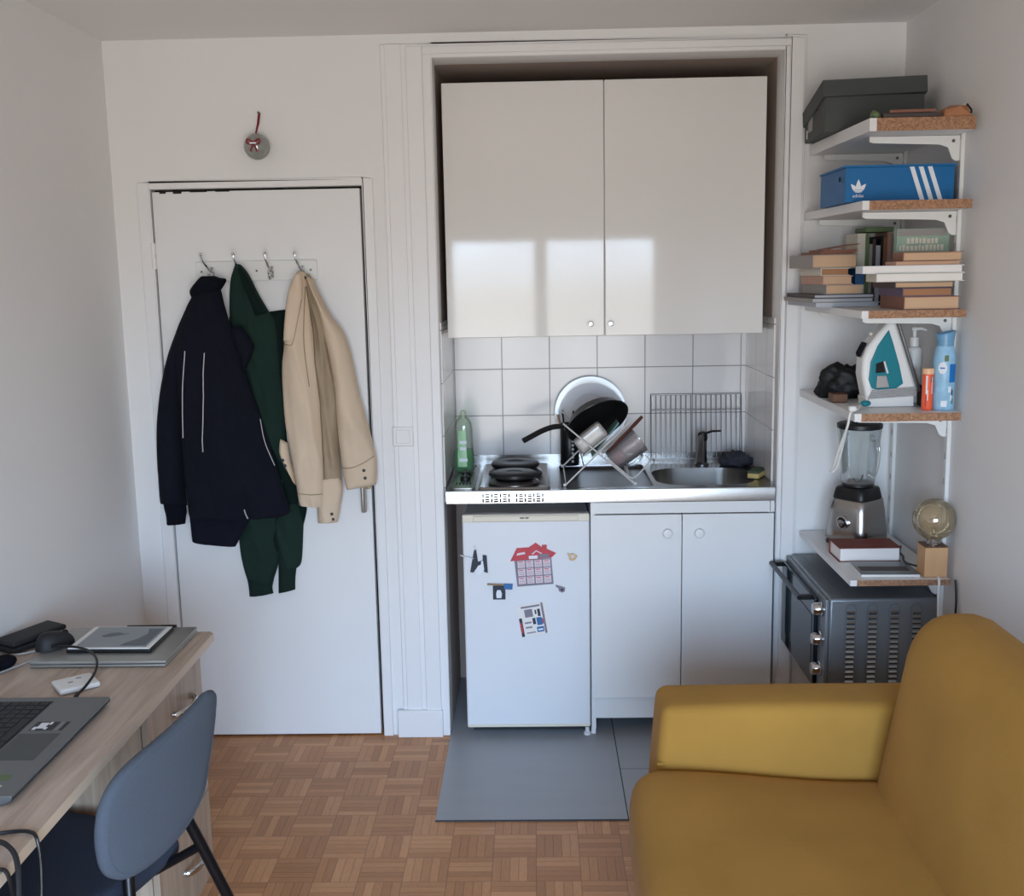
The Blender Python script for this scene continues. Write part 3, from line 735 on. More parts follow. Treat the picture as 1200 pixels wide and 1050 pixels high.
# ventilation slots in the front lip
for g0 in (-.206, -.084):
    for k in range(7):
        for rz in (.912, .9295):
            x = g0 + k * .0158
            if k % 2: b = MB().box(x + .0, x + .0150, WYa - .0012, WYa + .001, rz, rz + .0055)
            else: b = MB().box(x + .0045, x + .0105, WYa - .0012, WYa + .001, rz, rz + .0135)
            build(b, 'vent_slot', 'dark_gap', t, smooth=False)
            if k % 2:
                b = MB().box(x + .0, x + .0150, WYa - .0012, WYa + .001, rz + .008, rz + .0135); build(b, 'vent_slot', 'dark_gap', t, smooth=False)

# ------------------------------------------------------------------ mixer tap
t = thing('mixer_tap', 'steel mixer tap with a side lever standing behind the sink', 'tap', (.66, 4.27, WT))
b = MB().lathe([(.028, 0), (.028, .006), (.021, .012), (.019, .06), (.019, .10)], 20, (.662, 4.285, WT + .001)); build(b, 'body', 'steel_dark', t)
b = MB().tube(smooth_path([(.662, 4.285, WT + .095), (.654, 4.26, WT + .116), (.644, 4.21, WT + .10), (.634, 4.155, WT + .065), (.629, 4.13, WT + .035)], 6), .0125, 12); build(b, 'spout', 'steel_dark', t)
b = MB().lathe([(.019, 0), (.021, .012), (.018, .03), (.008, .036)], 18, (.664, 4.287, WT + .101)); b.tube([(.664, 4.287, WT + .125), (.70, 4.28, WT + .138), (.735, 4.275, WT + .14)], [.006, .0045, .004], 8); build(b, 'lever', 'black_metal', t)

# ------------------------------------------------------------------ small fridge
FX0, FX1, FY = -.277, .187, 3.832
t = thing('fridge', 'small white undercounter fridge covered with magnets', 'fridge', (-.045, FY, .004))
b = MB().box(FX0 + .002, FX1 - .002, FY + .05, NB - .06, .03, .852); build(b, 'body', 'fridge', t, bevel=.006)
b = MB().box(FX0, FX1, FY, FY + .046, .045, .866); fd = build(b, 'door', 'fridge', t, bevel=.007, seg=3)
b = MB().box(FX0 + .001, FX1 - .001, FY - .0045, FY, .838, .8655); b.box(-.236, .145, FY - .012, FY - .004, .842, .862); build(b, 'handle_strip', 'cream', fd, bevel=.003)
b = MB().box(FX0 + .004, FX1 - .004, FY - .002, FY + .001, .048, .058); build(b, 'door_seal', 'cream', fd)
for x, w_ in ((-.066, .016), (-.047, .013)):
    b = MB().box(x, x + w_, FY - .0126, FY - .0118, .8525, .8565); build(b, 'badge', 'ink', fd, smooth=False)
b = MB().box(FX0 + .02, FX1 - .02, FY + .07, FY + .09, .006, .05); build(b, 'gap_shade_panel', 'black', t)  # black panel stands in for the shade under the fridge
for x, dy in ((FX0 + .03, .09), (FX1 - .012, .012)):
    b = MB().lathe([(.014, 0), (.014, .01), (.008, .012), (.008, .03)], 12, (x, FY + dy + .016, .0042)); build(b, 'foot', 'white_plastic', t)

def flat(poly, y0, y1, name, m, parent, X=None):
    b = MB().prism(poly, 'y', y0, y1)
    if X is not None: b.v = [X @ v for v in b.v]
    return build(b, name, m, parent, smooth=False)
fy = FY - .0004
# house-shaped calendar magnet, tilted a little
t = thing('calendar_magnet', 'house-shaped calendar magnet with red roof on the fridge door', 'magnet', (-.017, fy, .6))
X = Matrix.Translation((-.017, fy, .655)) @ Matrix.Rotation(math.radians(-3), 4, 'Y')
flat([(-.066, -.058), (.068, -.056), (.066, .042), (-.07, .042)], -.0015, 0, 'house_wall', 'grey_print', t, X)
roof = flat([(-.085, .04), (.066, .044), (.085, .06), (.052, .078), (.052, .094), (.034, .094), (.034, .086), (.012, .104), (-.014, .088), (-.058, .088)], -.0025, -.0004, 'roof', 'red', t, X)
flat([(-.016, .044), (.016, .044), (.016, .056), (-.016, .056)], -.0032, -.0025, 'roof_panel', 'white_print', roof, X)
flat([(.02, .045), (.058, .046), (.058, .06), (.02, .059)], -.0032, -.0025, 'roof_panel', 'grey_print', roof, X)
flat([(-.006, .062), (.012, .076), (.034, .063), (.03, .0605), (.012, .0715), (0, .061)], -.0032, -.0025, 'roof_outline', 'pink_print', roof, X)
flat([(-.06, .06), (-.028, .064), (-.03, .072), (-.058, .068)], -.0032, -.0025, 'roof_panel', 'pink_print', roof, X)
for r in range(3):
    for c in range(4):
        x = -.059 + c * .0312; z = .012 - r * .0305
        p = flat([(x, z), (x + .026, z + .0005), (x + .026, z + .0265), (x, z + .026)], -.0022, -.0014, 'month_block', 'pink_print', t, X)
        for k in range(3): flat([(x + .003, z + .004 + k * .005), (x + .023, z + .004 + k * .005), (x + .023, z + .0054 + k * .005), (x + .003, z + .0054 + k * .005)], -.0024, -.0021, 'printed_line', 'grey_print', p, X)
        flat([(x + .003, z + .0205), (x + .02, z + .0205), (x + .02, z + .0235), (x + .003, z + .0235)], -.0024, -.0021, 'printed_line', 'red', p, X)
# printed sheet below it
t = thing('printed_sheet', 'tilted white leaflet with blue print under the calendar on the fridge', 'leaflet', (-.02, fy, .4))
X = Matrix.Translation((-.021, fy, .467)) @ Matrix.Rotation(math.radians(-9), 4, 'Y')
flat([(-.055, -.06), (.052, -.06), (.052, .062), (-.055, .062)], -.001, 0, 'sheet', 'paper_white', t, X)
for x0, x1, z0, z1, m in ((-.054, -.043, -.06, .012, 'ink'), (-.0535, -.046, -.045, -.005, 'red'), (.034, .042, -.058, .06, 'grey_print'), (-.04, .03, .048, .055, 'grey_print'), (-.03, .0, .012, .042, 'grey_print'), (.008, .014, .02, .036, 'ink'), (.018, .028, .01, .038, 'ink'),
                          (-.005, .006, -.018, .006, 'ink'), (.01, .03, -.024, .006, 'blue_print'), (-.035, -.01, -.012, -.006, 'grey_print'), (-.035, -.01, -.03, -.024, 'grey_print'), (.006, .032, -.05, -.03, 'blue_print'), (.01, .028, -.044, -.038, 'white_print'), (-.034, .0, -.05, -.046, 'grey_print'), (.03, .034, -.02, .0, 'red')):
    flat([(x0, z0), (x1, z0), (x1, z1), (x0, z1)], -.0016 - (.0003 if m in ('red', 'white_print') else 0), -.0009, 'printed_block', m, t, X)
# photo magnet with lever
t = thing('bottle_opener_magnet', 'dark photo magnet under a brass and blue bottle opener on the fridge', 'magnet', (-.15, fy, .543))
flat([(-.17, .546), (-.124, .546), (-.124, .598), (-.17, .598)], fy - .004, fy, 'picture', 'ink', t)
flat([(-.157, .552), (-.139, .552), (-.137, .57), (-.142, .582), (-.154, .582), (-.158, .57)], fy - .0048, fy - .004, 'white_figure', 'white_print', t)
b = MB().tube([(-.19, fy - .008, .606), (-.13, fy - .008, .603)], .005, 8, flat=.7); build(b, 'lever', 'gold', t)
flat([(-.127, .586), (-.098, .585), (-.096, .606), (-.13, .607)], fy - .009, fy - .0045, 'opener_tab', 'blue_print', t)
# black and white animal magnet with a metal stick
t = thing('cutout_magnet', 'black and white cut-out magnet with thin metal stick on the fridge', 'magnet', (-.216, fy, .645))
flat([(-.252, .652), (-.236, .735), (-.228, .736), (-.222, .69), (-.205, .696), (-.205, .716), (-.19, .714), (-.187, .648), (-.2, .652), (-.205, .664), (-.23, .664), (-.24, .65)], fy - .005, fy, 'shape', 'ink', t)
flat([(-.238, .65), (-.222, .676), (-.212, .68), (-.21, .695), (-.204, .694), (-.2, .66), (-.212, .645), (-.225, .642)], fy - .006, fy - .005, 'white_patch', 'white_print', t)
b = MB().tube([(-.287, fy - .006, .716), (-.238, fy - .0065, .704)], .0022, 6); b.tube([(-.233, fy - .004, .733), (-.234, fy - .004, .752)], .0016, 6); build(b, 'stick', 'chrome', t)
t = thing('fox_magnet', 'small orange animal-shaped magnet at the upper right of the fridge', 'magnet', (.121, fy, .69))
flat([(.104, .721), (.112, .716), (.128, .718), (.142, .708), (.134, .695), (.124, .69), (.112, .694), (.108, .708)], fy - .007, fy, 'shape', 'gold', t)
flat([(.116, .712), (.128, .713), (.131, .704), (.12, .699)], fy - .008, fy - .007, 'pale_patch', 'pink_print', t)
t = thing('bird_magnet', 'tiny grey and white magnet below the orange one on the fridge', 'magnet', (.08, fy, .575))
flat([(.062, .6), (.072, .596), (.086, .592), (.096, .588), (.094, .574), (.084, .57), (.073, .576), (.07, .588), (.062, .592)], fy - .006, fy, 'shape', 'grey_print', t)
flat([(.08, .586), (.09, .585), (.088, .577), (.079, .578)], fy - .007, fy - .006, 'dark_patch', 'ink', t)

# ------------------------------------------------------------------ base cabinet under the sink
t = thing('base_cabinet', 'white two-door base cabinet under the sink beside the fridge', 'cabinet', (.52, FY, .03))
b = MB().box(.191, .207, FY + .004, NB - .05, .036, .905); b.box(.838, .856, FY + .022, NB - .05, .036, .905); b.box(.207, .838, NB - .07, NB - .05, .036, .905); b.box(.207, .838, FY + .03, NB - .07, .12, .136); build(b, 'carcass', 'white_matt', t)
b = MB().box(.191, .840, FY + .003, FY + .021, .862, .904); b.box(.842, .857, FY + .003, FY + .021, .862, .904); build(b, 'fascia', 'white_matt', t, bevel=.001)
for x0, x1, kx in ((.193, .5215, .469), (.5245, .855, .584)):
    b = MB().box(x0, x1, FY, FY + .018, .158, .8575); dr = build(b, 'door', 'white_matt', t, bevel=.0015)
    b = MB().lathe([(.009, 0), (.009, .006), (.017, .009), (.0175, .018), (.015, .022), (.008, .023)], 24)
    b.v = [Vector((kx + v.x, FY - v.z, .79 + v.y)) for v in b.v]; build(b, 'knob', 'white_plastic', dr)
b = MB().box(.208, .837, FY + .022, FY + .038, .07, .155); build(b, 'plinth', 'white_matt', t)
for x in (.199, .847):
    b = MB().box(x - .008, x + .008, FY + .03, FY + .06, .0042, .036); build(b, 'foot', 'white_plastic', t)

# ------------------------------------------------------------------ on the worktop
# washing-up liquid
SY = 4.19; sx = -.289
t = thing('dish_soap_bottle', 'clear bottle half full of green dish soap left of the hotplates', 'bottle', (sx, SY, WT + .006))
prof = [(.001, 0), (.034, .0), (.038, .006), (.0385, .06), (.036, .09), (.034, .13), (.033, .17), (.030, .195), (.02, .212), (.012, .218), (.011, .222)]
b = MB(); b.X = Matrix.Translation((sx, SY, WT + .0062)) @ Matrix.Diagonal((1.08, .68, 1, 1)); b.lathe(prof, 32, cap=False); build(b, 'bottle', 'clear_green', t, auto=60)
b = MB(); b.X = Matrix.Translation((sx, SY, WT + .0075)) @ Matrix.Diagonal((1.045, .645, 1, 1)); b.lathe([(.001, 0), (.033, 0), (.037, .006), (.0375, .06), (.0352, .088), (.001, .088)], 32); build(b, 'soap', 'soap_green', t, auto=60)
b = MB(); b.X = Matrix.Translation((sx, SY, WT + .0062)) @ Matrix.Diagonal((1.08, .68, 1, 1))
vs = []; fs = []
for i, (r, z) in enumerate([(.0392, .022), (.0394, .06), (.037, .09), (.035, .13), (.034, .165)]):
    for j in range(9):
        a = math.radians(-122 + 50 * j / 8); vs.append((r * math.cos(a), r * math.sin(a), z))
for i in range(4):
    for j in range(8): fs.append((i * 9 + j, i * 9 + j + 1, i * 9 + j + 10, i * 9 + j + 9))
b.add(vs, fs); lb = build(b, 'label', 'soap_label', t)
for z, w_ in ((.05, .016), (.095, .012), (.12, .014)):
    flat([(sx - w_, WT + z), (sx + w_, WT + z), (sx + w_, WT + z + .012), (sx - w_, WT + z + .012)], SY - .0285, SY - .0277, 'printed_patch', 'white_print', lb)
b = MB().lathe([(.0125, 0), (.0125, .018), (.009, .02), (.0085, .026)], 18, (sx, SY, WT + .225)); build(b, 'cap', 'clear_green', t)

# cutlery pot
t = thing('cutlery_pot', 'perforated black metal cutlery pot behind the dish rack', 'pot', (.133, 4.335, WT))
b = MB().lathe([(.037, 0), (.038, .002), (.038, .168), (.0365, .17), (.0355, .168), (.0355, .004)], 28, (.133, 4.335, WT + .001)); pot = build(b, 'pot', 'black_metal', t, auto=50)
for k in range(9):
    z = WT + .02 + k * .0165
    b = MB()
    a = -PI / 2 + .28
    for w_ in (a - .09, a + .09): pass
    b.tube([(.133 + .0386 * math.cos(a + q), 4.335 + .0386 * math.sin(a + q), z) for q in (-.11, 0, .11)], .0042, 6, flat=1.2); build(b, 'slot', 'wire', pot)  # pale colour paints the highlights on the slots
def util(x, y, a, l, m, label, name='fork', wid=.006, kind='cutlery'):
    d = Vector((math.sin(a), 0, math.cos(a))); p = Vector((x, y, WT + .02))
    b = MB().tube([p, p + d * l * .7, p + d * l], [wid * .6, wid * .7, wid], 8, flat=.5)
    tag(build(b, name, m), label, kind)
util(.125, 4.3358, -.10, .205, 'black', 'black spoon handle standing leftmost in the cutlery pot', 'spoon', .009)
util(.14, 4.345, .05, .20, 'black_metal', 'dark fork handle standing rightmost in the cutlery pot', 'fork', .008)
util(.118, 4.33, -.16, .19, 'cover_pink', 'pink spatula handle leaning left out of the cutlery pot', 'spatula', .009)

# big plate leaning on the tiles
t = None
tilt = math.radians(6)
X = Matrix.Translation((.222, 4.412, 1.160)) @ Matrix.Rotation(-tilt, 4, 'X') @ Matrix.Rotation(PI / 2, 4, 'X')
b = MB(); b.X = X
b.lathe([(.001, .006), (.064, .006), (.068, .0065), (.074, .0105), (.0765, .0128), (.080, .0138), (.11, .017), (.144, .0205), (.1468, .0204), (.148, .018), (.081, .009), (.073, .002), (.066, .0), (.001, .0)], 56, cap=False)
tag(build(b, 'plate', 'ceramic', None, auto=60), 'large round white plate leaning against the tiles behind the pan', 'plate')

# folding wire dish rack (crossed frames)
t = thing('dish_rack', 'folding X-shaped white wire dish rack standing on the drainer', 'dish rack', (.23, 4.07, WT - .012))
ZF = WT + .0035
A0, A1, B0, B1 = (.10, ZF), (.338, 1.191), (.359, ZF), (.096, 1.188)
R_ = .0032
ys = (3.885, 4.27)
for nm, P0, P1, dy in (('crossed_frame', A0, A1, 0), ('crossed_frame', B0, B1, .008)):
    b = MB(); y0_, y1_ = ys[0] + dy, ys[1] - dy
    b.tube([(P0[0], y0_, P0[1]), (P1[0], y0_, P1[1])], R_, 8); b.tube([(P0[0], y1_, P0[1]), (P1[0], y1_, P1[1])], R_, 8)
    for q in ((.02, .3) if dy == 0 else (.02,)):
        b.tube([(P0[0] + (P1[0] - P0[0]) * q, y0_, P0[1] + (P1[1] - P0[1]) * q), (P0[0] + (P1[0] - P0[0]) * q, y1_, P0[1] + (P1[1] - P0[1]) * q)], .0024, 8)
    build(b, nm, 'wire', t)
b = MB(); b.tube(smooth_path([(.262, 3.885, 1.052), (.30, 3.882, 1.02), (.345, 3.88, .985), (.385, 3.90, 1.01), (.412, 3.915, 1.04), (.40, 3.93, 1.062)], 5), .0028, 8)
b.tube([(.335, 3.885, .988), (.335, 4.262, .988)], .0024, 6); build(b, 'side_basket', 'wire', t)
for x in (.10, .359):
    for y in ys:
        b = MB().sphere((x, y + (.008 if x > .2 else 0) * (1 if y < 4 else -1), ZF + .003), .0065, 10, 8); build(b, 'rubber_foot', 'white_plastic', t)
b = MB().sphere((.232, 3.88, 1.076), .007, 12, 8); build(b, 'hinge_pin', 'white_plastic', t)

# frying pan, upside down on the rack
pc = Vector((.232, 4.085, 1.168))
nx = Vector((.36, -.62, -.70)).normalized()      # where the open side faces
hd = Vector((-.94, -.12, -.20)); hd = (hd - nx * hd.dot(nx)).normalized()
side = nx.cross(hd)
X = Matrix((hd, side, nx)).transposed().to_4x4(); X.translation = pc
t = thing('frying_pan', 'black frying pan lying upside down on top of the dish rack', 'pan', tuple(pc))
b = MB(); b.X = X
b.lathe([(.001, -.04), (.092, -.04), (.100, -.036), (.124, .0), (.128, .002), (.1265, .004), (.122, .001), (.098, -.033), (.09, -.036), (.001, -.036)], 48, cap=False)
build(b, 'pan_body', 'black_pan', t, auto=50)
P = [X @ Vector(p) + Vector((0, 0, .11 * max(0, p[0] - .105) - .0 * p[0])) for p in ((.105, 0, -.022), (.13, .0, -.028), (.17, .0, -.036), (.22, .0, -.03), (.285, .0, -.012), (.30, 0, -.008))]
b = MB().tube(smooth_path(P, 6), [.010 + .005 * min(1, i / 10) for i in range(31)], 12, flat=.7); build(b, 'handle', 'black', t)
b = MB().tube([X @ Vector((.122, -.014, -.02)), X @ Vector((.122, .014, -.02))], .007, 8); build(b, 'handle_bracket', 'steel_dark', t)

def slab(c, ax, ay, sx_, sy_, sz_, r, bm_=None):
    """matrix with x along ax, y near ay"""
    x = Vector(ax).normalized(); z = x.cross(Vector(ay)).normalized(); y = z.cross(x)
    m = Matrix((x, y, z)).transposed().to_4x4(); m.translation = c
    return m
# plastic food box nested under the pan
X = slab((.198, 3.945, 1.128), (.78, 0, .62), (0, 1, 0), 0, 0, 0, 0)
t = thing('food_box', 'frosted plastic food box tilted inside the upturned frying pan', 'box', (.198, 3.95, 1.1))
b = MB(); b.X = X; b.rbox(-.06, .06, -.035, .035, -.03, .03, .012, 4); build(b, 'box', 'frosted', t)
b = MB(); b.X = X; b.rbox(-.063, .063, -.038, .038, -.036, -.029, .003, 4); build(b, 'rim', 'frosted', t)
# cutting board, wooden spatula and jug
X = slab((.258, 4.02, 1.118), (.62, 0, .78), (0, 1, 0), 0, 0, 0, 0)
b = MB(); b.X = X; b.rbox(-.085, .075, -.055, .055, -.003, .003, .0025, 3)
tag(build(b, 'cutting_board', 'teal_board'), 'small sage green cutting board leaning in the dish rack', 'cutting board')
b = MB(); p0, p1 = Vector((.262, 3.93, 1.075)), Vector((.388, 3.93, 1.205))
b.tube([p0, p0.lerp(p1, .35), p0.lerp(p1, .6), p0.lerp(p1, .8), p1], [.006, .010, .009, .011, .0095], 12, flat=.65)
tag(build(b, 'wooden_spatula', 'wood_handle'), 'red-brown wooden handle sticking out of the dish rack to the right', 'utensil')
ja = Vector((.78, -.05, .62)).normalized(); jc = Vector((.283, 4.02, 1.025))
t = thing('measuring_jug', 'clear plastic measuring jug lying tilted in the right side of the dish rack', 'jug', tuple(jc))
X = frame(jc, ja, (0, 1, 0)); b = MB(); b.X = X
b.lathe([(.001, .0), (.040, .0), (.043, .004), (.050, .13), (.0515, .132), (.0485, .132), (.0415, .006), (.001, .005)], 36, cap=False); build(b, 'jug', 'pink_clear', t, auto=50)
b = MB(); P = [X @ Vector(p) for p in ((.03, -.036, .105), (.045, -.062, .10), (.045, -.064, .05), (.03, -.036, .035))]
b.tube(smooth_path(P, 6), .006, 10, flat=.7); build(b, 'handle', 'clear', t)
b = MB(); b.X = X; b.lathe([(.001, .0062), (.040, .0062), (.0425, .03), (.0432, .052), (.001, .052)], 32); build(b, 'pink_remnant', 'pink_inside', t, auto=50)

# oven grid leaning behind the tap
t = thing('oven_grid', 'chrome wire oven grid leaning against the tiles behind the tap', 'grid', (.65, 4.37, WT))
def gp(x, h): return (x + (.012 if x < .6 else .012) * (h / .27) * .4, 4.375 + .058 * (h / .27), WT + .012 + h)
b = MB(); x0, x1, hh = .468, .838, .258
b.tube([gp(x0, 0), gp(x1, 0), gp(x1, hh), gp(x0, hh)], .0036, 8, closed=True); build(b, 'frame', 'steel_dark', t)
for i in range(1, 18):
    x = x0 + (x1 - x0) * i / 18; b = MB().tube([gp(x, 0), gp(x, hh)], .0021, 6); build(b, 'bar', 'steel_dark', t)
b = MB().tube([gp(x0, .195), gp(x1, .195)], .0022, 6); build(b, 'cross_bar', 'steel_dark', t)
for x in (x0 + .01, x1 - .01):
    b = MB().tube([(gp(x, 0)[0], gp(x, 0)[1], WT + .0135), (gp(x, 0)[0], gp(x, 0)[1] - .006, WT + .004)], .0036, 8); build(b, 'foot', 'chrome', t)

# dish cloth and sponge
def lump(c, r, sc, seed, amp, name, m, parent=None, k=40):
    b = MB(); b.sphere((0, 0, 0), r, 40, 26, sc)
    v2 = []
    zmin = -r * sc[2] * .72
    for v in b.v:
        d = noise.noise(v * k + Vector((seed, seed * 2, 0))) + .5 * noise.noise(v * k * 2.3 + Vector((seed, 0, seed)))
        w = v * (1 + amp * d); w.z = max(w.z, zmin); v2.append(w + Vector(c) - Vector((0, 0, zmin)))
    b.v = v2; return build(b, name, m, parent, auto=80)
tag(lump((.79, 4.262, WT + .001), .046, (1.3, .75, .68), 3, .55, 'dish_cloth', 'scrub'), 'crumpled charcoal dish cloth lying behind the right end of the sink', 'cloth')
t = thing('sponge', 'green and yellow scouring sponge on the worktop right of the sink', 'sponge', (.832, 4.03, WT), math.radians(62))
b = MB().rbox(-.055, .055, -.022, .022, .0012, .02, .004, 5); build(b, 'sponge_body', 'sponge_yellow', t, local=True)
b = MB().rbox(-.055, .055, -.022, .022, .0205, .028, .003, 5); build(b, 'scouring_pad', 'sponge_green', t, local=True)
# ------------------------------------------------------------------ wall rails and shelves in the corner
RY1, RY2 = 3.322, 3.822
for y, z1, lab in ((RY1, 2.2, 'tall white slotted shelf rail nearest the sofa on the right wall'), (RY2, 2.2, 'tall white slotted shelf rail in the corner behind the shelves')):
    t = thing('shelf_rail', lab, 'rail', (XR, y, .2), group=None)
    b = MB().box(XR - .013, XR - .0005, y - .0125, y + .0125, .2, z1); rl = build(b, 'rail', 'white_plastic', t, bevel=.002)
    for k in range(24):
        z = .26 + k * .08
        for dy in (-.004, .004):
            b = MB().box(XR - .0135, XR - .0125, y + dy - .0015, y + dy + .0015, z, z + .02); build(b, 'slot', 'cover_grey', rl, smooth=False)

def bracket(y, z, x_tip, hgt, parent):
    w = XR - .0135; h = hgt
    poly = [(w, z - .0015), (x_tip, z - .0015), (x_tip, z - .016), (x_tip + .01, z - .02), (w - .06, z - h * .55), (w - .035, z - h * .72), (w - .022, z - h * 1.35), (w - .012, z - h * 1.5), (w, z - h * 1.5)]
    b = MB().prism(poly, 'y', y - .004, y + .004); br = build(b, 'bracket', 'white_plastic', parent, smooth=False, bevel=.0012)
    b = MB().lathe([(.005, 0), (.005, .002)], 10); b.v = [Vector((w - .02 + v.x, y - .004 - v.z, z - h * .35 + v.y)) for v in b.v]; build(b, 'screw', 'steel_dark', br)

def shelf(label, zt, th, x0, x1, y0, y1, hb, skew=0, yr=None):
    t = thing('wall_shelf', label, 'shelf', ((x0 + x1) / 2, (y0 + y1) / 2, zt - th))
    b = MB().prism([(x0, y0 + .0012), (x1, y0 + .0012 + skew), (x1, y1), (x0, y1)], 'z', zt - th, zt); bd = build(b, 'board', 'white_matt', t, smooth=False)
    b = MB().prism([(x0 + .02, y0), (x1, y0 + skew), (x1, y0 + skew + .0012), (x0 + .02, y0 + .0012)], 'z', zt - th, zt); c = build(b, 'raw_edge', 'chip', t, smooth=False)
    c['label'] = 'raw brown chipboard edge'
    for y in (RY1, RY2): bracket(y, zt - th, x0 + .04, hb, t)
    return t
S1, S2, S3, S4, S5, S6 = 2.150, 1.921, 1.606, 1.303, .785, .34
shelf('topmost white shelf with raw chipboard edge under the grey shoe box', S1, .036, .958, 1.258, 3.19, 3.86, .05)
shelf('white wall shelf with raw edge carrying the blue shoe box', S2, .026, .945, 1.258, 3.19, 3.86, .048)
shelf('white wall shelf with raw edge carrying the piles of books', S3, .022, .955, 1.258, 3.195, 3.86, .045)
shelf('white wall shelf with brown edge carrying the clothes iron', S4, .024, .945, 1.258, 3.195, 3.86, .045)
shelf('low white wall shelf above the oven carrying blender and lamp', S5, .018, .955, 1.258, 3.215, 3.86, .04)
shelf('lowest white wall shelf mostly hidden behind the sofa under the oven', S6, .022, .975, 1.258, 3.25, 3.86, .045)

# ------------------------------------------------------------------ top shelf: shoe box, notebook, odds and ends
t = thing('shoe_box', 'dark grey cardboard shoe box with loose lid on the topmost shelf', 'box', (1.06, 3.66, S1 + .001), math.radians(-3))
b = MB().box(-.135, .17, -.135, .175, .0015, .112); bx = build(b, 'box_body', 'cardboard_grey', t, local=True, bevel=.002)
b = MB(); b.X = Matrix.Translation((0, -.145, .112)) @ Matrix.Rotation(math.radians(-9.5), 4, 'X') @ Matrix.Rotation(math.radians(-1.2), 4, 'Y'); b.box(-.142, .177, 0, .33, .0, .052); build(b, 'lid', 'cardboard_grey', t, local=True, bevel=.002)
b = MB().box(-.1362, -.1351, .05, .12, .03, .075); build(b, 'paper_label', 'cover_grey', t, local=True, smooth=False)
b = MB().box(-.1362, -.1351, .13, .145, .012, .04); build(b, 'paper_label', 'paper_white', t, local=True, smooth=False)
b = MB().lathe([(.008, 0), (.008, .001)], 14); b.v = [Vector((-.1351 - v.z, -.02 + v.x, .09 + v.y)) for v in b.v]; build(b, 'finger_hole', 'dark_gap', t, local=True)
b = MB().box(1.00, 1.165, 3.205, 3.30, S1 + .001, S1 + .014); tag(build(b, 'notebook', 'cover_dark', bevel=.002), 'flat dark notebook lying along the front of the topmost shelf', 'notebook')
b = MB().tube([(1.02, 3.215, S1 + .020), (1.15, 3.212, S1 + .0215)], .0045, 8); tag(build(b, 'pencil', 'cover_rust'), 'red-brown pencil lying on the dark notebook on the topmost shelf', 'pencil')
tag(lump((.985, 3.23, S1 + .001), .012, (1.2, 1, 1), 5, .5, 'ribbon_scrap', 'cover_green'), 'small green scrap at the left front corner of the topmost shelf', 'scrap')
t = thing('paper_bag', 'crumpled brown paper bag at the right end of the topmost shelf', 'bag', (1.212, 3.24, S1))
b = MB()
b.add([(1.17, 3.205, S1 + .002), (1.25, 3.203, S1 + .002), (1.252, 3.30, S1 + .002), (1.172, 3.30, S1 + .002), (1.178, 3.215, S1 + .022), (1.215, 3.205, S1 + .03), (1.24, 3.22, S1 + .034), (1.245, 3.29, S1 + .03), (1.182, 3.29, S1 + .026), (1.205, 3.25, S1 + .038)],
      [(0, 1, 2, 3), (0, 4, 5), (0, 5, 1), (1, 5, 6), (1, 6, 7), (1, 7, 2), (2, 7, 8), (2, 8, 3), (3, 8, 4), (3, 4, 0), (4, 9, 5), (5, 9, 6), (6, 9, 7), (7, 9, 8), (8, 9, 4)])
build(b, 'bag_body', 'brown_bag', t, smooth=False)
b = MB().tube([(1.236, 3.21, S1 + .036), (1.252, 3.215, S1 + .02), (1.248, 3.206, S1 + .012)], .003, 6); build(b, 'dark_strap', 'black', t)

# blue shoe box with three white stripes and a three-leaf emblem
t = thing('blue_shoe_box', 'bright blue shoe box with three white stripes on the second shelf', 'box', (1.085, 3.47, S2 + .001))
BX0, BX1, BY0, BY1, BZ = .933, 1.250, 3.30, 3.62, 2.024
BXF = .925 + .0
b = MB().prism([(.925, BY0), (1.245, BY0), (1.245, BY1), (.935, BY1)], 'z', S2 + .002, BZ - .0); bb = build(b, 'box_body', 'blue_card', t, bevel=.0015, smooth=False)
b = MB().prism([(.922, BY0 - .003), (1.248, BY0 - .003), (1.248, BY1 + .003), (.932, BY1 + .003)], 'z', BZ - .0, BZ + .006); build(b, 'lid_edge', 'blue_card', t, smooth=False)
def fp(poly, name, m, parent, d=.0008): return flat(poly, BY0 - d, BY0 - .0001, name, m, parent)
for k in range(3):
    x = 1.112 + k * .0265; fp([(x, BZ - .001), (x + .0135, BZ - .001), (x + .0135 + .034, S2 + .005), (x + .034, S2 + .005)], 'stripe', 'white_print', t)
def leaf(cx, cz, ang, L, W, n=10):
    P = []
    for i in range(n + 1):
        q = i / n; P.append((W * math.sin(PI * q ** .8) * .5, L * q))
    P += [(-p[0], p[1]) for p in reversed(P[1:-1])]
    c, s = math.cos(ang), math.sin(ang)
    return [(cx + p[0] * c + p[1] * s, cz - p[0] * s + p[1] * c) for p in P]
em = None
ex, ez = .9635, S2 + .030
for a, L, W in ((-.72, .034, .0135), (0, .039, .0145), (.72, .034, .0135)):
    e_ = fp(leaf(ex, ez, a, L, W), 'emblem_leaf', 'white_print', t, .0008 + .0001 * (a > 0) + .0002 * (a == 0))
fp([(ex - .010, ez + .001), (ex + .010, ez + .001), (ex + .010, ez + .008), (ex, ez + .013), (ex - .010, ez + .008)], 'emblem_leaf', 'white_print', t, .0011)
for k in range(2):
    fp([(ex - .016, ez + .0035 + k * .004), (ex + .016, ez + .0035 + k * .004), (ex + .016, ez + .0043 + k * .004), (ex - .016, ez + .0043 + k * .004)], 'emblem_gap', 'blue_card', t, .0013)
X = Matrix.Translation((ex, BY0 - .0004, ez - .0135)) @ Matrix.Rotation(PI / 2, 4, 'X')
text_on('adidas', .0135, t, 'white_print', 'lettering', X, .0004)
b = MB().lathe([(.008, 0), (.008, .001)], 14); b.v = [Vector((.9245 - v.z, BY0 + .06 + v.x, BZ - .03 + v.y)) for v in b.v]; build(b, 'finger_hole', 'dark_gap', t)

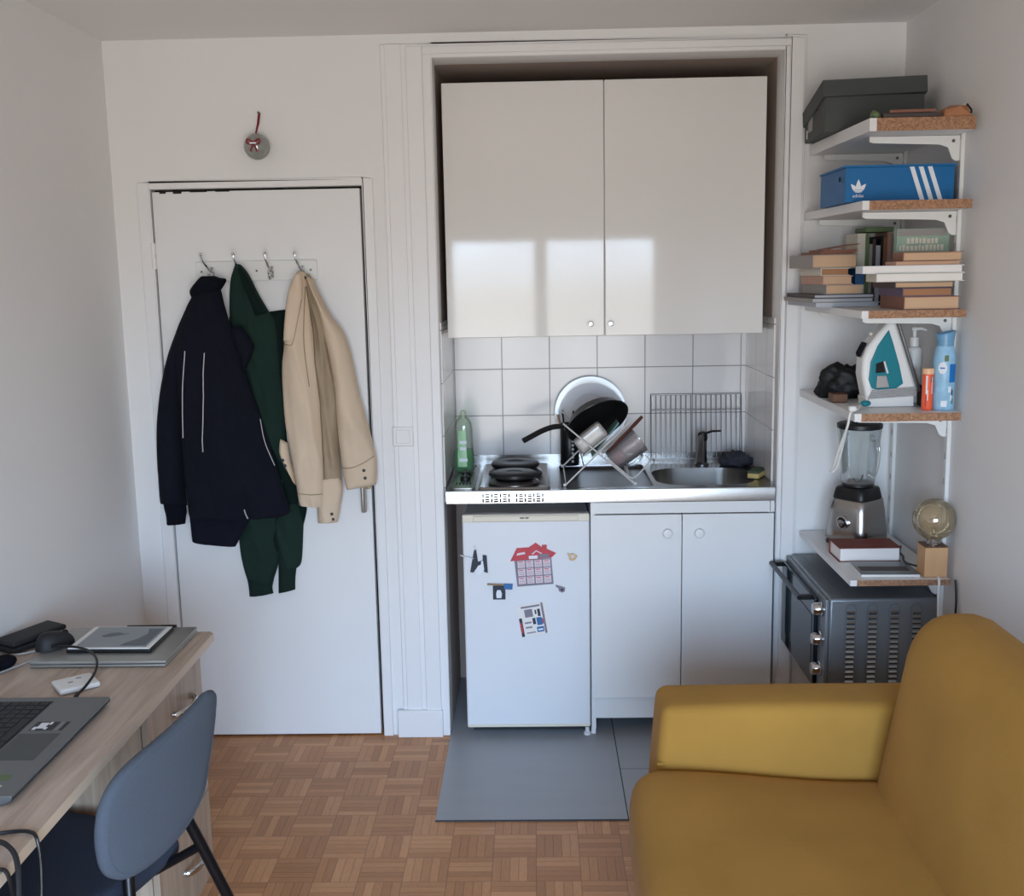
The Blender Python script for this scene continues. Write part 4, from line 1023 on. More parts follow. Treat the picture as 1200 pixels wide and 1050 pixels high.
# ------------------------------------------------------------------ books
def book(name, label, x, y, z, w, d, h, rz, cover, pages, spine='left', group=None, loose=0, th=.0022):
    """a closed book lying flat: x,y = near left corner, w to the right, d to the back"""
    t = thing(name, label, 'book', (x, y, z), rz, group)
    i = .004
    L = (0 if spine == 'left' else i); Rr = (w if spine == 'right' else w - i); Bk = d - i if spine != 'back' else d; Fr = 0 if spine == 'front' else i
    b = MB().box(L + .001, Rr - .001, Fr + .001, Bk - .001, th, h - th); build(b, 'pages', pages, t, local=True)
    b = MB().box(0, w, 0, d, 0, th).box(0, w, 0, d, h - th, h)
    if spine == 'left': b.box(0, th, 0, d, th, h - th)
    if spine == 'right': b.box(w - th, w, 0, d, th, h - th)
    if spine == 'front': b.box(0, w, 0, th, th, h - th)
    if spine == 'back': b.box(0, w, d - th, d, th, h - th)
    build(b, 'cover', cover, t, local=True, smooth=False)
    return t
rA = math.radians(3)
z = S3 + .0008
G1 = 'books in the left pile'
yA = 3.52
def A(name, label, x, w, d, h, rz, cover, pages, spine, y=yA, z_=None):
    global z
    o = book(name, label, x, y, z if z_ is None else z_, w, d, h, math.radians(rz), cover, pages, spine, G1)
    if z_ is None: z += h + .0006
    return o
A('magazine', 'pale grey magazine at the very bottom of the left pile of books', .905, .21, .30, .014, 4, 'mag_blue', 'mag_blue', 'left')
A('magazine', 'pale blue-grey magazine second from the bottom of the left pile', .893, .205, .29, .013, 5, 'cover_grey', 'mag_blue', 'left')
A('magazine', 'thin dark-edged magazine third from the bottom of the left pile', .898, .20, .29, .012, 4, 'cover_dark', 'mag_blue', 'left')
A('book', 'thick grey-spined book just above the magazines in the left pile', .935, .125, .22, .030, 6, 'cover_grey', 'paper_tan', 'left')
zb = z
A('book', 'pale-spined book with brown pages in the middle of the left pile', .925, .10, .21, .028, 5, 'cover_pink', 'paper_tan', 'left')
A('book', 'cream-spined brown-paged book below the big book in the left pile', .918, .095, .22, .024, 4, 'cover_cream', 'paper_brown', 'left')
book('book', 'small dark blue book standing against the right of the left pile', 1.026, 3.512, zb, .028, .19, .050, math.radians(3), 'cover_blue', 'cover_blue', 'front', G1)
A('book', 'thick tan-paged grey-spined book near the top of the left pile', .89, .15, .23, .042, 5, 'cover_grey', 'paper_tan', 'left')
A('booklet', 'thin reddish brown booklet lying on top of the left pile', .915, .115, .17, .008, 7, 'cover_rust', 'cover_rust', 'left')
o = book('booklet', 'topmost rust-coloured booklet with lifted cover on the left pile', .925, 3.515, z, .11, .16, .007, math.radians(3), 'cover_rust', 'cover_rust', 'left', G1)
b = MB().prism([(.02, .007), (.118, .022), (.118, .0245), (.02, .0095)], 'y', .01, .14); build(b, 'lifted_cover', 'cover_rust', o, local=True, smooth=False)

z = S3 + .0008
G2 = 'books in the right pile'
def Bk(name, label, x, w, d, h, rz, cover, pages, spine, y=3.215):
    global z
    o = book(name, label, x, y, z, w, d, h, math.radians(rz), cover, pages, spine, G2); z += h + .0006; return o
Bk('book', 'thick tan-paged book at the bottom of the right pile of books', 1.083, .165, .22, .038, 0, 'cover_rust', 'paper_tan', 'left')
Bk('book', 'brown-paged book with purple spine second from the bottom right', 1.078, .150, .20, .024, 2, 'cover_purple', 'paper_brown', 'left')
Bk('book', 'dark-covered thin book with pale pages in the right pile', 1.055, .175, .20, .018, 1, 'cover_dark', 'paper_tan', 'left')
Bk('book', 'thick white-paged book in the middle of the right pile', 1.0, .25, .13, .024, -4, 'cover_cream', 'paper_white', 'left')
Bk('book', 'wide white book overhanging to the left in the right pile', .966, .285, .115, .022, -6, 'white_print', 'paper_white', 'left', 3.235)
zt = z
Bk('book', 'thin pale peach book second from the top of the right pile', 1.055, .19, .095, .011, .5, 'cover_pink', 'paper_tan', 'left')
Bk('book', 'tan-paged book lying topmost on the right pile', 1.075, .175, .090, .026, .5, 'cover_rust', 'paper_tan', 'left')
# game box standing on the pile
t = thing('game_box', 'pale green game box standing behind the topmost book of the right pile', 'box', (1.165, 3.355, zt + .001))
gx0, gx1, gy, gz0, gz1 = 1.098, 1.256, 3.345, zt + .001, zt + .109
b = MB().box(gx0, gx1, gy, gy + .03, gz0, gz1); gb = build(b, 'box', 'game_green', t, bevel=.0015)
def gf(x0, x1, z0, z1, m, name='printed_block', d=.0006): flat([(x0, z0), (x1, z0), (x1, z1), (x0, z1)], gy - d, gy - .0001, name, m, gb)
gf(gx0 + .002, gx1 - .01, gz1 - .022, gz1 - .002, 'cover_grey')
rnd = random.Random(5)
for r, zz in ((0, gz1 - .045), (1, gz1 - .066)):
    x = gx0 + (.03 if r == 0 else .008)
    while x < gx1 - (.04 if r == 0 else .016):
        w_ = rnd.uniform(.006, .010); gf(x, x + w_, zz, zz + .016 + rnd.uniform(-.002, .002), 'cover_cream', 'pale_letter_block', .0009); x += w_ + .0035
gf(gx0 + .03, gx0 + .075, gz1 - .088, gz1 - .070, 'cover_grey', d=.0008); gf(gx0 + .08, gx1 - .02, gz1 - .082, gz1 - .070, 'cover_green', d=.0008)
b = MB().lathe([(.008, 0), (.008, .0006)], 16); b.v = [Vector((gx0 + .105 + v.x, gy - .0008 - v.z, gz1 - .083 + v.y)) for v in b.v]; build(b, 'printed_dot', 'cover_cream', gb)

# upright books at the back of the shelf
x = 1.072
G3 = 'upright books at the back of the shelf'
for w_, h_, m, pm, lab in ((.026, .235, 'cover_cream', 'paper', 'wide cream spine, leftmost of the upright books behind the piles'),
                      (.012, .235, 'cover_green', 'paper', 'thin olive spine, second of the upright books from the left'),
                      (.010, .20, 'cover_grey', 'paper', 'thin grey spine, third of the upright books from the left'),
                      (.010, .215, 'cover_dark', 'paper', 'thin dark spine, fourth of the upright books from the left'),
                      (.014, .195, 'mag_blue', 'paper', 'short light grey spine, fifth of the upright books from the left'),
                      (.008, .225, 'black', 'paper', 'thin black spine, third from the right of the upright books'),
                      (.012, .22, 'cover_rust', 'paper', 'rust spine, second from the right of the upright books'),
                      (.012, .238, 'cover_pink', 'paper', 'pale pink spine, rightmost of the upright books beside the green box')):
    t = thing('book', lab, 'book', (x, 3.66, S3 + .0008), 0, G3)
    b = MB().box(.0015, w_ - .0015, .002, .135, .003, h_ - .003); build(b, 'pages', pm, t, local=True)
    b = MB().box(0, .0015, 0, .137, 0, h_).box(w_ - .0015, w_, 0, .137, 0, h_).box(.0015, w_ - .0015, 0, .0015, 0, h_); build(b, 'cover', m, t, local=True, smooth=False)
    x += w_ + .001
# green binder lying over the upright books
b = MB().box(1.10, 1.19, 3.66, 3.79, S3 + .2395, S3 + .2555); tag(build(b, 'folder', 'cover_green', bevel=.002), 'dark green folder lying across the tops of the upright books', 'folder')

# ------------------------------------------------------------------ shelf with the iron
IY = 3.38; zi = S4 + .001
t = thing('clothes_iron', 'white and teal steam iron standing on its heel on the fourth shelf', 'iron', (1.09, IY, zi))
# profile of the white shell seen from the side (x,z); soleplate on the right
shell = [(1.03, zi + .012), (1.02, zi + .035), (1.006, zi + .10), (1.008, zi + .15), (1.02, zi + .185), (1.05, zi + .225), (1.083, zi + .264), (1.096, zi + .267), (1.108, zi + .258), (1.175, zi + .065), (1.172, zi + .045), (1.168, zi + .012)]
def inset_prism(poly, y0, y1, name, m, parent, bev=.006): return build(MB().prism(poly, 'y', y0, y1), name, m, parent, bevel=bev, seg=3)
inset_prism(shell, IY - .040, IY + .040, 'shell', 'white_plastic', t, .012)
win = [(1.036, zi + .058), (1.026, zi + .085), (1.03, zi + .14), (1.05, zi + .19), (1.082, zi + .238), (1.096, zi + .20), (1.118, zi + .13), (1.132, zi + .072), (1.112, zi + .058), (1.07, zi + .052)]
inset_prism(win, IY - .0445, IY - .03, 'water_tank', 'teal', t, .003)
inset_prism([(1.046, zi + .106), (1.046, zi + .135), (1.068, zi + .142), (1.074, zi + .108)], IY - .047, IY - .043, 'handle_opening', 'dark_gap', t, .001)
inset_prism([(1.048, zi + .060), (1.05, zi + .098), (1.078, zi + .098), (1.088, zi + .062)], IY - .05, IY - .043, 'dial_panel', 'frosted', t, .002)
b = MB().tube([(1.07, IY - .047, zi + .142), (1.082, IY - .047, zi + .105)], .003, 8); build(b, 'trim_line', 'white_plastic', t)
inset_prism([(1.103, zi + .266), (1.108, zi + .27), (1.186, zi + .05), (1.178, zi + .045)], IY - .052, IY + .052, 'soleplate', 'steel_dark', t, .002)
inset_prism([(1.022, zi + .0), (1.018, zi + .03), (1.03, zi + .034), (1.166, zi + .036), (1.168, zi + .0)], IY - .044, IY + .044, 'heel', 'white_plastic', t, .004)
for k in range(5):
    z_ = zi + .032 + k * .0058
    b = MB().tube([(1.024 + k * .003, IY - .046, z_ - .004), (1.10, IY - .049, z_), (1.172, IY - .046, z_ + .004)], .0026, 6); build(b, 'wound_cord', 'grey_cord', t)
inset_prism([(1.004, zi + .152), (1.0, zi + .165), (1.018, zi + .20), (1.024, zi + .196)], IY - .018, IY + .018, 'steam_button', 'navy', t, .002)
b = MB().sphere((1.038, IY - .01, zi + .224), .006, 10, 8); build(b, 'knob', 'cream', t)
P = [(1.03, IY - .046, zi + .022), (1.0, 3.32, S4 + .012), (.965, 3.24, S4 + .008), (.938, 3.215, S4 + .001), (.930, 3.215, S4 - .04), (.925, 3.25, S4 - .09), (.918, 3.30, S4 - .17), (.918, 3.34, S4 - .20), (.935, 3.33, S4 - .185), (.938, 3.28, S4 - .10), (.936, 3.24, S4 - .045)]
b = MB().tube(smooth_path(P, 8), .0036, 8); build(b, 'power_cord', 'white_cord', t)
b = MB().box(.93, .952, 3.20, 3.222, S4 + .006, S4 + .022); build(b, 'plug', 'white_plastic', t, bevel=.004)
b = MB().sphere((1.012, 3.315, S4 + .016), .012, 12, 8, (1.4, 1, .8)); build(b, 'cord_sleeve', 'teal', t)

o = lump((1.02, 3.60, S4 + .001), .075, (1.0, .85, .92), 9, .42, 'plastic_bag', 'bag', k=22)
tag(o, 'crumpled black plastic bag on the fourth shelf left of the iron', 'bag')
b = MB(); b.box(.952, 1.0, 3.46, 3.52, S4 + .001, S4 + .028); tag(build(b, 'wallet', 'wood_dark', bevel=.003), 'small dark brown case in front of the black plastic bag', 'case')
# pump bottle
t = thing('pump_bottle', 'pale grey pump dispenser bottle behind the iron on the fourth shelf', 'bottle', (1.203, 3.46, S4 + .001))
b = MB().lathe([(.024, 0), (.026, .003), (.026, .165), (.022, .174), (.012, .177)], 28, (1.203, 3.46, S4 + .001)); build(b, 'bottle', 'white_plastic', t, auto=50)
b = MB().lathe([(.0145, 0), (.0145, .028), (.012, .03)], 20, (1.203, 3.46, S4 + .178)); build(b, 'collar', 'white_plastic', t)
b = MB().lathe([(.006, 0), (.006, .018), (.009, .02), (.009, .028), (.006, .031)], 16, (1.203, 3.46, S4 + .208)); b.tube([(1.195, 3.46, S4 + .234), (1.225, 3.455, S4 + .234), (1.238, 3.452, S4 + .228)], [.0055, .005, .004], 10); build(b, 'pump', 'white_plastic', t)
# orange tablet tube
t = thing('tablet_tube', 'slim orange tablet tube with pale cap at the front of the fourth shelf', 'tube', (1.180, 3.262, S4 + .001))
b = MB().lathe([(.0155, 0), (.0162, .002), (.0162, .108)], 24, (1.180, 3.262, S4 + .001)); tb = build(b, 'tube', 'orange', t)
b = MB().lathe([(.017, 0), (.0172, .002), (.0172, .014), (.0155, .017)], 24, (1.180, 3.262, S4 + .1095)); build(b, 'cap', 'orange_pale', t)
b = MB()
for zz0, zz1, a0, a1 in ((.045, .105, -124, -108), (.02, .085, -78, -70), (.09, .105, -100, -60), (.05, .058, -66, -40)):
    pass
def wrap(cx, cy, r, z0, z1, a0, a1, name, m, parent, n=6):
    b = MB(); vs = []
    for rr_ in (r, r - .0008):
        for zz in (z0, z1):
            for i in range(n + 1):
                a = math.radians(a0 + (a1 - a0) * i / n); vs.append((cx + rr_ * math.cos(a), cy + rr_ * math.sin(a), zz))
    W = n + 1
    fs = [(i, i + 1, W + i + 1, W + i) for i in range(n)] + [(2 * W + i, 3 * W + i, 3 * W + i + 1, 2 * W + i + 1) for i in range(n)]
    b.add(vs, fs); return build(b, name, m, parent)
for z0, z1, a0, a1, m in ((.05, .105, -128, -112, 'white_print'), (.03, .062, -112, -104, 'white_print'), (.05, .10, -68, -58, 'white_print'), (.012, .045, -130, -118, 'red'), (.085, .1, -80, -50, 'cover_rust')):
    wrap(1.180, 3.262, .0167, S4 + z0, S4 + z1, a0, a1, 'printed_mark', m, tb)
# air freshener can
ax_, ay_ = 1.229, 3.268
t = thing('spray_can', 'tall pale blue air freshener spray can at the right end of the fourth shelf', 'can', (ax_, ay_, S4 + .001))
b = MB().lathe([(.031, 0), (.0325, .003), (.0325, .145), (.031, .165), (.0265, .187), (.024, .192)], 30, (ax_, ay_, S4 + .001)); cn = build(b, 'can', 'spray_blue', t, auto=50)
b = MB(); c0 = Vector((ax_, ay_, S4 + .1915))
vs = []; n = 24
for i, (r, z0, sl) in enumerate(((.0245, .001, 0), (.025, .018, 0), (.0265, .038, .25), (.0255, .041, .25), (.016, .032, .2))):
    for j in range(n):
        a = 2 * PI * j / n; vs.append(c0 + Vector((r * math.cos(a) * (1.1 if i > 1 else 1), r * math.sin(a), z0 + sl * r * math.cos(a))))
b.add(vs, [(i * n + j, i * n + (j + 1) % n, (i + 1) * n + (j + 1) % n, (i + 1) * n + j) for i in range(4) for j in range(n)] + [tuple(4 * n + j for j in range(n))]); build(b, 'cap', 'spray_cap', t, auto=60)
wrap(ax_, ay_, .0331, S4 + .085, S4 + .14, -82, -38, 'blue_panel', 'spray_deep', cn)
b = MB(); vs = [(0, 0)]; n = 18
P = [(-118 + 22 * math.cos(2 * PI * i / n), S4 + .128 + .018 * math.sin(2 * PI * i / n)) for i in range(n)]
def cyl(a, z_, r=.0334): return (ax_ + r * math.cos(math.radians(a)), ay_ + r * math.sin(math.radians(a)), z_)
b.add([cyl(-118, S4 + .128, .0334)] + [cyl(a, z_) for a, z_ in P] + [cyl(-118, S4 + .128, .0326)] + [cyl(a, z_, .0326) for a, z_ in P],
      [(0, 1 + i, 1 + (i + 1) % n) for i in range(n)] + [(n + 1, n + 2 + (i + 1) % n, n + 2 + i) for i in range(n)] + [(1 + i, n + 2 + i, n + 2 + (i + 1) % n, 1 + (i + 1) % n) for i in range(n)])
ov = build(b, 'oval_badge', 'white_print', cn)
wrap(ax_, ay_, .0338, S4 + .126, S4 + .130, -130, -106, 'badge_line', 'spray_deep', ov)
for z0, a0, a1, m in ((.055, -86, -70, 'white_print'), (.03, -74, -62, 'white_print'), (.045, -66, -58, 'ink'), (.02, -64, -56, 'cover_green'), (.012, -120, -90, 'white_print'), (.148, -110, -90, 'cover_green')):
    wrap(ax_, ay_, .0332, S4 + z0, S4 + z0 + .018, a0, a1, 'printed_mark', m, cn)
b = MB().box(1.190, 1.200, 3.34, 3.38, S4 + .001, S4 + .066); tag(build(b, 'comb_case', 'black', bevel=.002), 'narrow black case standing between orange tube and blue can', 'case')

# ------------------------------------------------------------------ shelf above the oven: blender, book, magazine, lamp
t = thing('blender', 'steel blender with a glass jug standing at the back of the low shelf', 'blender', (1.105, 3.675, S5 + .001), math.radians(40))
def sqlathe(prof, mb, sq=5, n=48): return mb.lathe(prof, n, (0, 0, 0), True, sq)
b = MB(); sqlathe([(.082, .002), (.084, .006), (.080, .02)], b); build(b, 'foot_ring', 'black', t, local=True, auto=50)
b = MB(); sqlathe([(.082, .018), (.085, .022), (.082, .06), (.076, .12), (.070, .158), (.068, .16)], b); build(b, 'motor_base', 'steel', t, local=True, auto=50)
b = MB(); sqlathe([(.066, .161), (.0665, .165), (.060, .195), (.056, .20), (.05, .202)], b); build(b, 'collar', 'black', t, local=True, auto=50)
X = Matrix.Translation((-.0845, .0, .085)) @ Matrix.Rotation(-PI / 2, 4, 'Y')
b = MB(); b.X = X; b.lathe([(.022, -.006), (.022, .004), (.019, .007), (.017, .004), (.012, .004), (.011, .014), (.001, .015)], 28, cap=False); build(b, 'dial', 'chrome', t, local=True)
b = MB(); b.X = X; b.lathe([(.017, .003), (.017, .0045), (.012, .0046)], 28); build(b, 'dial_ring', 'black', t, local=True)
b = MB(); b.lathe([(.001, .206), (.05, .206), (.055, .212), (.059, .25), (.069, .36), (.073, .40), (.0715, .402), (.0675, .36), (.057, .25), (.053, .216), (.001, .212)], 12, cap=False); build(b, 'glass_jug', 'clear_jar', t, local=True, auto=25)
b = MB(); b.lathe([(.052, .2025), (.054, .204), (.054, .212), (.05, .216)], 36); b.tube(smooth_path([(.0, 0, .216), (.02, 0, .222), (.028, 0, .236)], 4), .003, 6); b.tube(smooth_path([(.0, 0, .216), (-.02, 0, .222), (-.028, 0, .230)], 4), .003, 6); build(b, 'blade_ring', 'black', t, local=True)
b = MB(); b.X = Matrix.Rotation(math.radians(-112), 4, 'Z'); b.tube(smooth_path([(.069, 0, .376), (.095, 0, .374), (.108, 0, .345), (.102, 0, .285), (.082, 0, .25), (.06, 0, .252)], 6), .0075, 10, flat=1.3); build(b, 'jug_handle', 'clear_jar', t, local=True)
b = MB(); b.lathe([(.073, .4025), (.0755, .405), (.0755, .418), (.068, .422), (.03, .422), (.028, .432), (.001, .433)], 36, cap=False); build(b, 'lid', 'black', t, local=True)

rb = math.radians(-5)
book('hardback_book', 'thick hardback with brown-red cover lying on the low shelf before the blender', .978, 3.425, S5 + .0008, .20, .125, .046, math.radians(0), 'cover_red', 'paper_white', 'back')
t = thing('magazine', 'glossy dark grey magazine lying at the front edge of the low shelf', 'magazine', (.998, 3.25, S5 + .0008), math.radians(-2))
b = MB().box(0, .178, 0, .15, 0, .0075); build(b, 'pages', 'paper_white', t, local=True)
b = MB().box(-.001, .179, -.001, .151, .0078, .0085); build(b, 'cover', 'oven_grey', t, local=True, smooth=False)
b = MB().box(.01, .16, .04, .09, .0086, .009); build(b, 'cover_picture', 'cover_dark', t, local=True, smooth=False)
# lamp: wooden cube and amber bulb
lx, ly = 1.221, 3.270
t = thing('cube_lamp', 'table lamp with wooden cube base and big round amber bulb', 'lamp', (lx, ly, S5 + .001))
b = MB().box(lx - .035, lx + .035, ly - .033, ly + .037, S5 + .001, S5 + .094); build(b, 'wood_base', 'wood_light', t, bevel=.002)
b = MB().box(lx - .035, lx + .035, ly - .033, ly + .037, S5 + .0942, S5 + .098); build(b, 'base_top', 'wood_dark', t, bevel=.001)
b = MB().lathe([(.022, .098), (.022, .104), (.018, .106), (.018, .116)], 24, (lx, ly, S5)); build(b, 'socket', 'chrome', t)
bz = S5 + .174
b = MB().lathe([(.016, -.066), (.019, -.0615)] + [(.0645 * math.sin(math.radians(a)), -.0645 * math.cos(math.radians(a)) + .003) for a in range(20, 180, 10)] + [(.001, .0675)], 36, (lx, ly, bz), cap=False); bu = build(b, 'bulb', 'amber', t, auto=80)
P = []
for i in range(90):
    a = i / 89 * 2 * PI * 4; r = .012 + .004 * math.sin(i / 89 * PI); P.append((lx + r * math.cos(a), ly + r * math.sin(a), bz - .03 + .05 * i / 89))
b = MB().tube(P, .0012, 6); build(b, 'filament', 'gold', bu)
b = MB().lathe([(.006, -.058), (.006, -.035), (.002, -.02)], 12, (lx, ly, bz)); build(b, 'filament_stem', 'clear', bu)
b = MB().tube(smooth_path([(lx - .036, ly + .03, S5 + .02), (1.172, 3.345, S5 + .016), (1.185, 3.42, S5 + .006), (1.20, 3.47, S5 + .006), (1.205, 3.52, S5 + .006), (1.235, 3.60, S5 + .006)], 6), .0032, 8); build(b, 'power_cord', 'black', t)
# hanging cables
b = MB().tube(smooth_path([(1.222, 3.226, S5 + .004), (1.222, 3.2105, S5 + .0), (1.222, 3.21, S5 - .05), (1.226, 3.212, S5 - .15), (1.23, 3.215, S5 - .30), (1.232, 3.22, S5 - .6), (1.23, 3.20, .006), (1.2, 3.1, .006)], 6), .0042, 8)
tag(build(b, 'white_cable', 'white_cord'), 'white cable hanging down in front of the low shelf by the lamp', 'cable')
b = MB().tube(smooth_path([(1.268, 3.20, S5 + .004), (1.269, 3.19, S5 - .06), (1.266, 3.185, S5 - .14), (1.262, 3.19, S5 - .50), (1.258, 3.18, .02), (1.255, 3.1, .006)], 6), .0036, 8)
tag(build(b, 'black_cable', 'black'), 'black cable hanging against the right wall beside the low shelf', 'cable')

# ------------------------------------------------------------------ oven
OX0, OX1, OY0, OY1, OZ0, OZ1 = .905, 1.256, 3.30, 3.845, .366, .700
t = thing('mini_oven', 'grey countertop oven with glass door facing left beneath the low shelf', 'oven', (1.08, 3.57, S6 + .001))
b = MB().box(OX0 + .012, OX1, OY0, OY1, OZ0, OZ1); bd = build(b, 'housing', 'oven_grey', t, bevel=.008, seg=3)
b = MB().box(OX0, OX0 + .0115, OY0 + .002, OY1 - .002, OZ0, OZ1 - .003); fr = build(b, 'front_frame', 'oven_grey', t, bevel=.003)
b = MB().box(OX0 - .014, OX0 - .0005, OY0 + .085, OY1 - .006, OZ0 + .012, OZ1 - .022); dr = build(b, 'door', 'oven_dark', t, bevel=.004)
b = MB().box(OX0 - .0155, OX0 - .0142, OY0 + .11, OY1 - .03, OZ0 + .06, OZ1 - .085); build(b, 'window_glass', 'oven_dark', dr, bevel=.0005)
b = MB(); yb0, yb1 = OY0 + .10, OY1 - .02
b.tube([(OX0 - .058, yb0, OZ1 - .026), (OX0 - .058, yb1, OZ1 - .026)], .0085, 12)
for y in (yb0 + .012, yb1 - .012): b.box(OX0 - .058, OX0 - .0142, y - .010, y + .010, OZ1 - .034, OZ1 - .018)
build(b, 'handle', 'black_metal', dr, bevel=.002)
b = MB().box(OX0 - .066, OX0 - .0665 + .0005 - .0, yb0 + .02, yb1 - .02, OZ1 - .03, OZ1 - .022)
b = MB(); b.X = Matrix.Identity(4)
for k, z_ in enumerate((.655, .555, .455)):
    X = Matrix.Translation((OX0 - .0005, OY0 + .043, z_)) @ Matrix.Rotation(-PI / 2, 4, 'Y')
    b = MB(); b.X = X; b.lathe([(.025, 0), (.025, .004), (.021, .006), (.020, .026), (.017, .030), (.001, .030)], 28, cap=False); build(b, 'knob', 'chrome', t)
for c in range(4):
    x = .985 + c * .069
    b = MB(); y = OY0 - .0015
    P = [(x - .017, y, .40), (x - .017, y, .665)] + [(x - .017 * math.cos(a), y, .665 + .017 * math.sin(a)) for a in (PI * q / 8 for q in range(1, 9))] + [(x + .017, y, .40)]
    b.tube(P, .0022, 6); build(b, 'vent_outline', 'oven_grey', bd)
    for k in range(16):
        z_ = .655 - k * .0165
        b = MB().prism([(OY0 - .004, z_), (OY0 + .001, z_ + .006), (OY0 + .001, z_ - .003), (OY0 - .003, z_ - .002)], 'x', x - .0125, x + .0125)
        build(b, 'louver', 'alu', bd, smooth=False)
        b = MB().box(x - .0125, x + .0125, OY0 - .0006, OY0 + .001, z_ - .0065, z_ - .003); build(b, 'vent_slot', 'dark_gap', bd, smooth=False)
for x in (OX0 + .10, OX1 - .04):
    for y in (OY0 + .05, OY1 - .05):
        b = MB().lathe([(.016, 0), (.018, OZ0 - S6 - .001)], 12, (x, y, S6 + .0005)); build(b, 'foot', 'black', t)
b = MB()
for k in range(3): b.box(OX0 + .03 + k * .012, OX0 + .034 + k * .012, OY0 + .03, OY1 - .03, OZ1, OZ1 + .0015)
build(b, 'top_ridges', 'oven_grey', bd)
# ------------------------------------------------------------------ mustard sofa along the right wall
t = thing('sofa', 'mustard yellow velvet sofa standing along the right wall', 'sofa', (.68, 1.9, 0))
def seat_fn(p):
    # slightly sagging seat, fuller at the front
    k = max(0, min(1, (p.z - .25) / .2)); f = max(0, min(1, (.80 - p.x) / .5))
    return (p.x, p.y, p.z + k * (.034 * f * f * (3 - 2 * f) - .008))
b = MB().rbox(.224, .92, 1.14, 2.640, .20, .452, .075, 14, .012, seat_fn); c = build(b, 'seat_cushion', 'mustard', t, auto=80)
def arm_fn(p): return (p.x + .02 * (p.z - .3) / .3 * (1 if p.x < .5 else 0), p.y + .012 * (p.z - .4), p.z)
b = MB().rbox(.292, 1.10, 2.632, 2.815, .06, .622, .030, 10, .006, arm_fn); build(b, 'armrest', 'mustard', t, auto=80)
b = MB().rbox(.292, 1.10, .95, 1.135, .06, .622, .030, 10, .006, arm_fn); build(b, 'armrest', 'mustard', t, auto=80)
def back_fn(p):
    q = (p.z - .45) / .45
    fx = p.x
    w = max(0, min(1, (1.155 - p.x) / .317)); fx = p.x + w * .075 * q - (1 - w) * .02 * max(0, q)
    z = p.z + .012 * max(0, q) * (1 - (2 * w - 1.1) ** 2)
    return (fx, p.y - .02 * max(0, q) * (1 if p.y > 2 else -1), z)
b = MB().rbox(.838, 1.155, 1.12, 2.635, .22, .895, .115, 14, .006, back_fn); build(b, 'backrest', 'mustard', t, auto=80)
b = MB().rbox(.27, 1.12, 1.12, 2.64, .05, .21, .02, 4); build(b, 'base', 'mustard', t, auto=80)
for x in (.36, 1.05):
    for y in (1.05, 2.72):
        b = MB().lathe([(.02, 0), (.026, .06)], 16, (x, y, .0005)); build(b, 'foot', 'black', t)
def seam(pts, r=.004):
    b = MB().tube(smooth_path(pts, 6), r, 6); o = build(b, 'piping', 'mustard', t)
seam([(.30, 2.637, .470), (.40, 2.638, .472), (.6, 2.638, .455), (.84, 2.632, .446)])

# ------------------------------------------------------------------ desk by the left wall
TX0, TX1, TY0, TY1, TZ = XL + .015, -.930, 1.36, 2.935, .74
t = thing('desk', 'pale oak desk with a drawer pedestal along the left wall', 'desk', ((TX0 + TX1) / 2, 2.15, 0))
b = MB().prism([(TX0, TY0), (TX1, TY0), (TX1, TY1 - .012), (TX1 - .012, TY1), (TX0, TY1)], 'z', TZ - .024, TZ); build(b, 'desktop', 'oak', t, smooth=False)
b = MB().prism([(TX1 + .0005, TY0), (TX1 + .002, TY0), (TX1 + .002, TY1 - .012), (TX1 + .0005, TY1 - .0118)], 'z', TZ - .0235, TZ - .0008); e_ = build(b, 'edge_band', 'oak_edge', t, smooth=False)
e_['label'] = 'paler edge band'
PX, PY0, PY1 = -.962, 2.425, 2.860
b = MB(); b.box(TX0 + .01, PX, PY0, PY0 + .018, .05, TZ - .025); b.box(TX0 + .01, PX, PY1 - .018, PY1, .05, TZ - .025); b.box(TX0 + .01, TX0 + .02, PY0 + .018, PY1 - .018, .05, TZ - .025); b.box(TX0 + .02, PX, PY0 + .018, PY1 - .018, .05, .068)
b.box(TX0 + .02, PX - .01, PY0 + .018, PY1 - .018, .35, .36)
build(b, 'pedestal', 'oak_side', t, smooth=False)
b = MB(); b.box(PX + .0005, PX + .003, PY1 - .018, PY1, .05, TZ - .025); build(b, 'edge_band', 'oak_edge', t, smooth=False)
for z0, z1 in ((.545, .712), (.312, .541), (.062, .308)):
    b = MB().box(PX + .001, PX + .018, PY0 + .002, PY1 - .02, z0, z1); dw = build(b, 'drawer', 'oak_side', t, bevel=.0015)
    zc = z0 + (z1 - z0) * .52; yc = 2.665
    P = [(PX + .018, yc - .064, zc), (PX + .034, yc - .058, zc), (PX + .046, yc - .03, zc), (PX + .049, yc, zc), (PX + .046, yc + .03, zc), (PX + .034, yc + .058, zc), (PX + .018, yc + .064, zc)]
    b = MB().tube(smooth_path(P, 5), .0068, 10, flat=1.3); build(b, 'handle', 'chrome', dw)
b = MB().box(TX0 + .01, PX, TY0 + .02, TY0 + .04, 0, TZ - .025); build(b, 'side_panel', 'oak_side', t, smooth=False)
b = MB().box(TX0 + .005, TX0 + .02, TY0 + .04, PY0 - .001, .35, TZ - .025); build(b, 'back_panel', 'oak_side', t, smooth=False)
for x in (TX0 + .05, PX - .04):
    for y in (PY0 + .03, PY1 - .03):
        b = MB().lathe([(.012, 0), (.014, .049)], 12, (x, y, .0005)); build(b, 'foot', 'black', t)

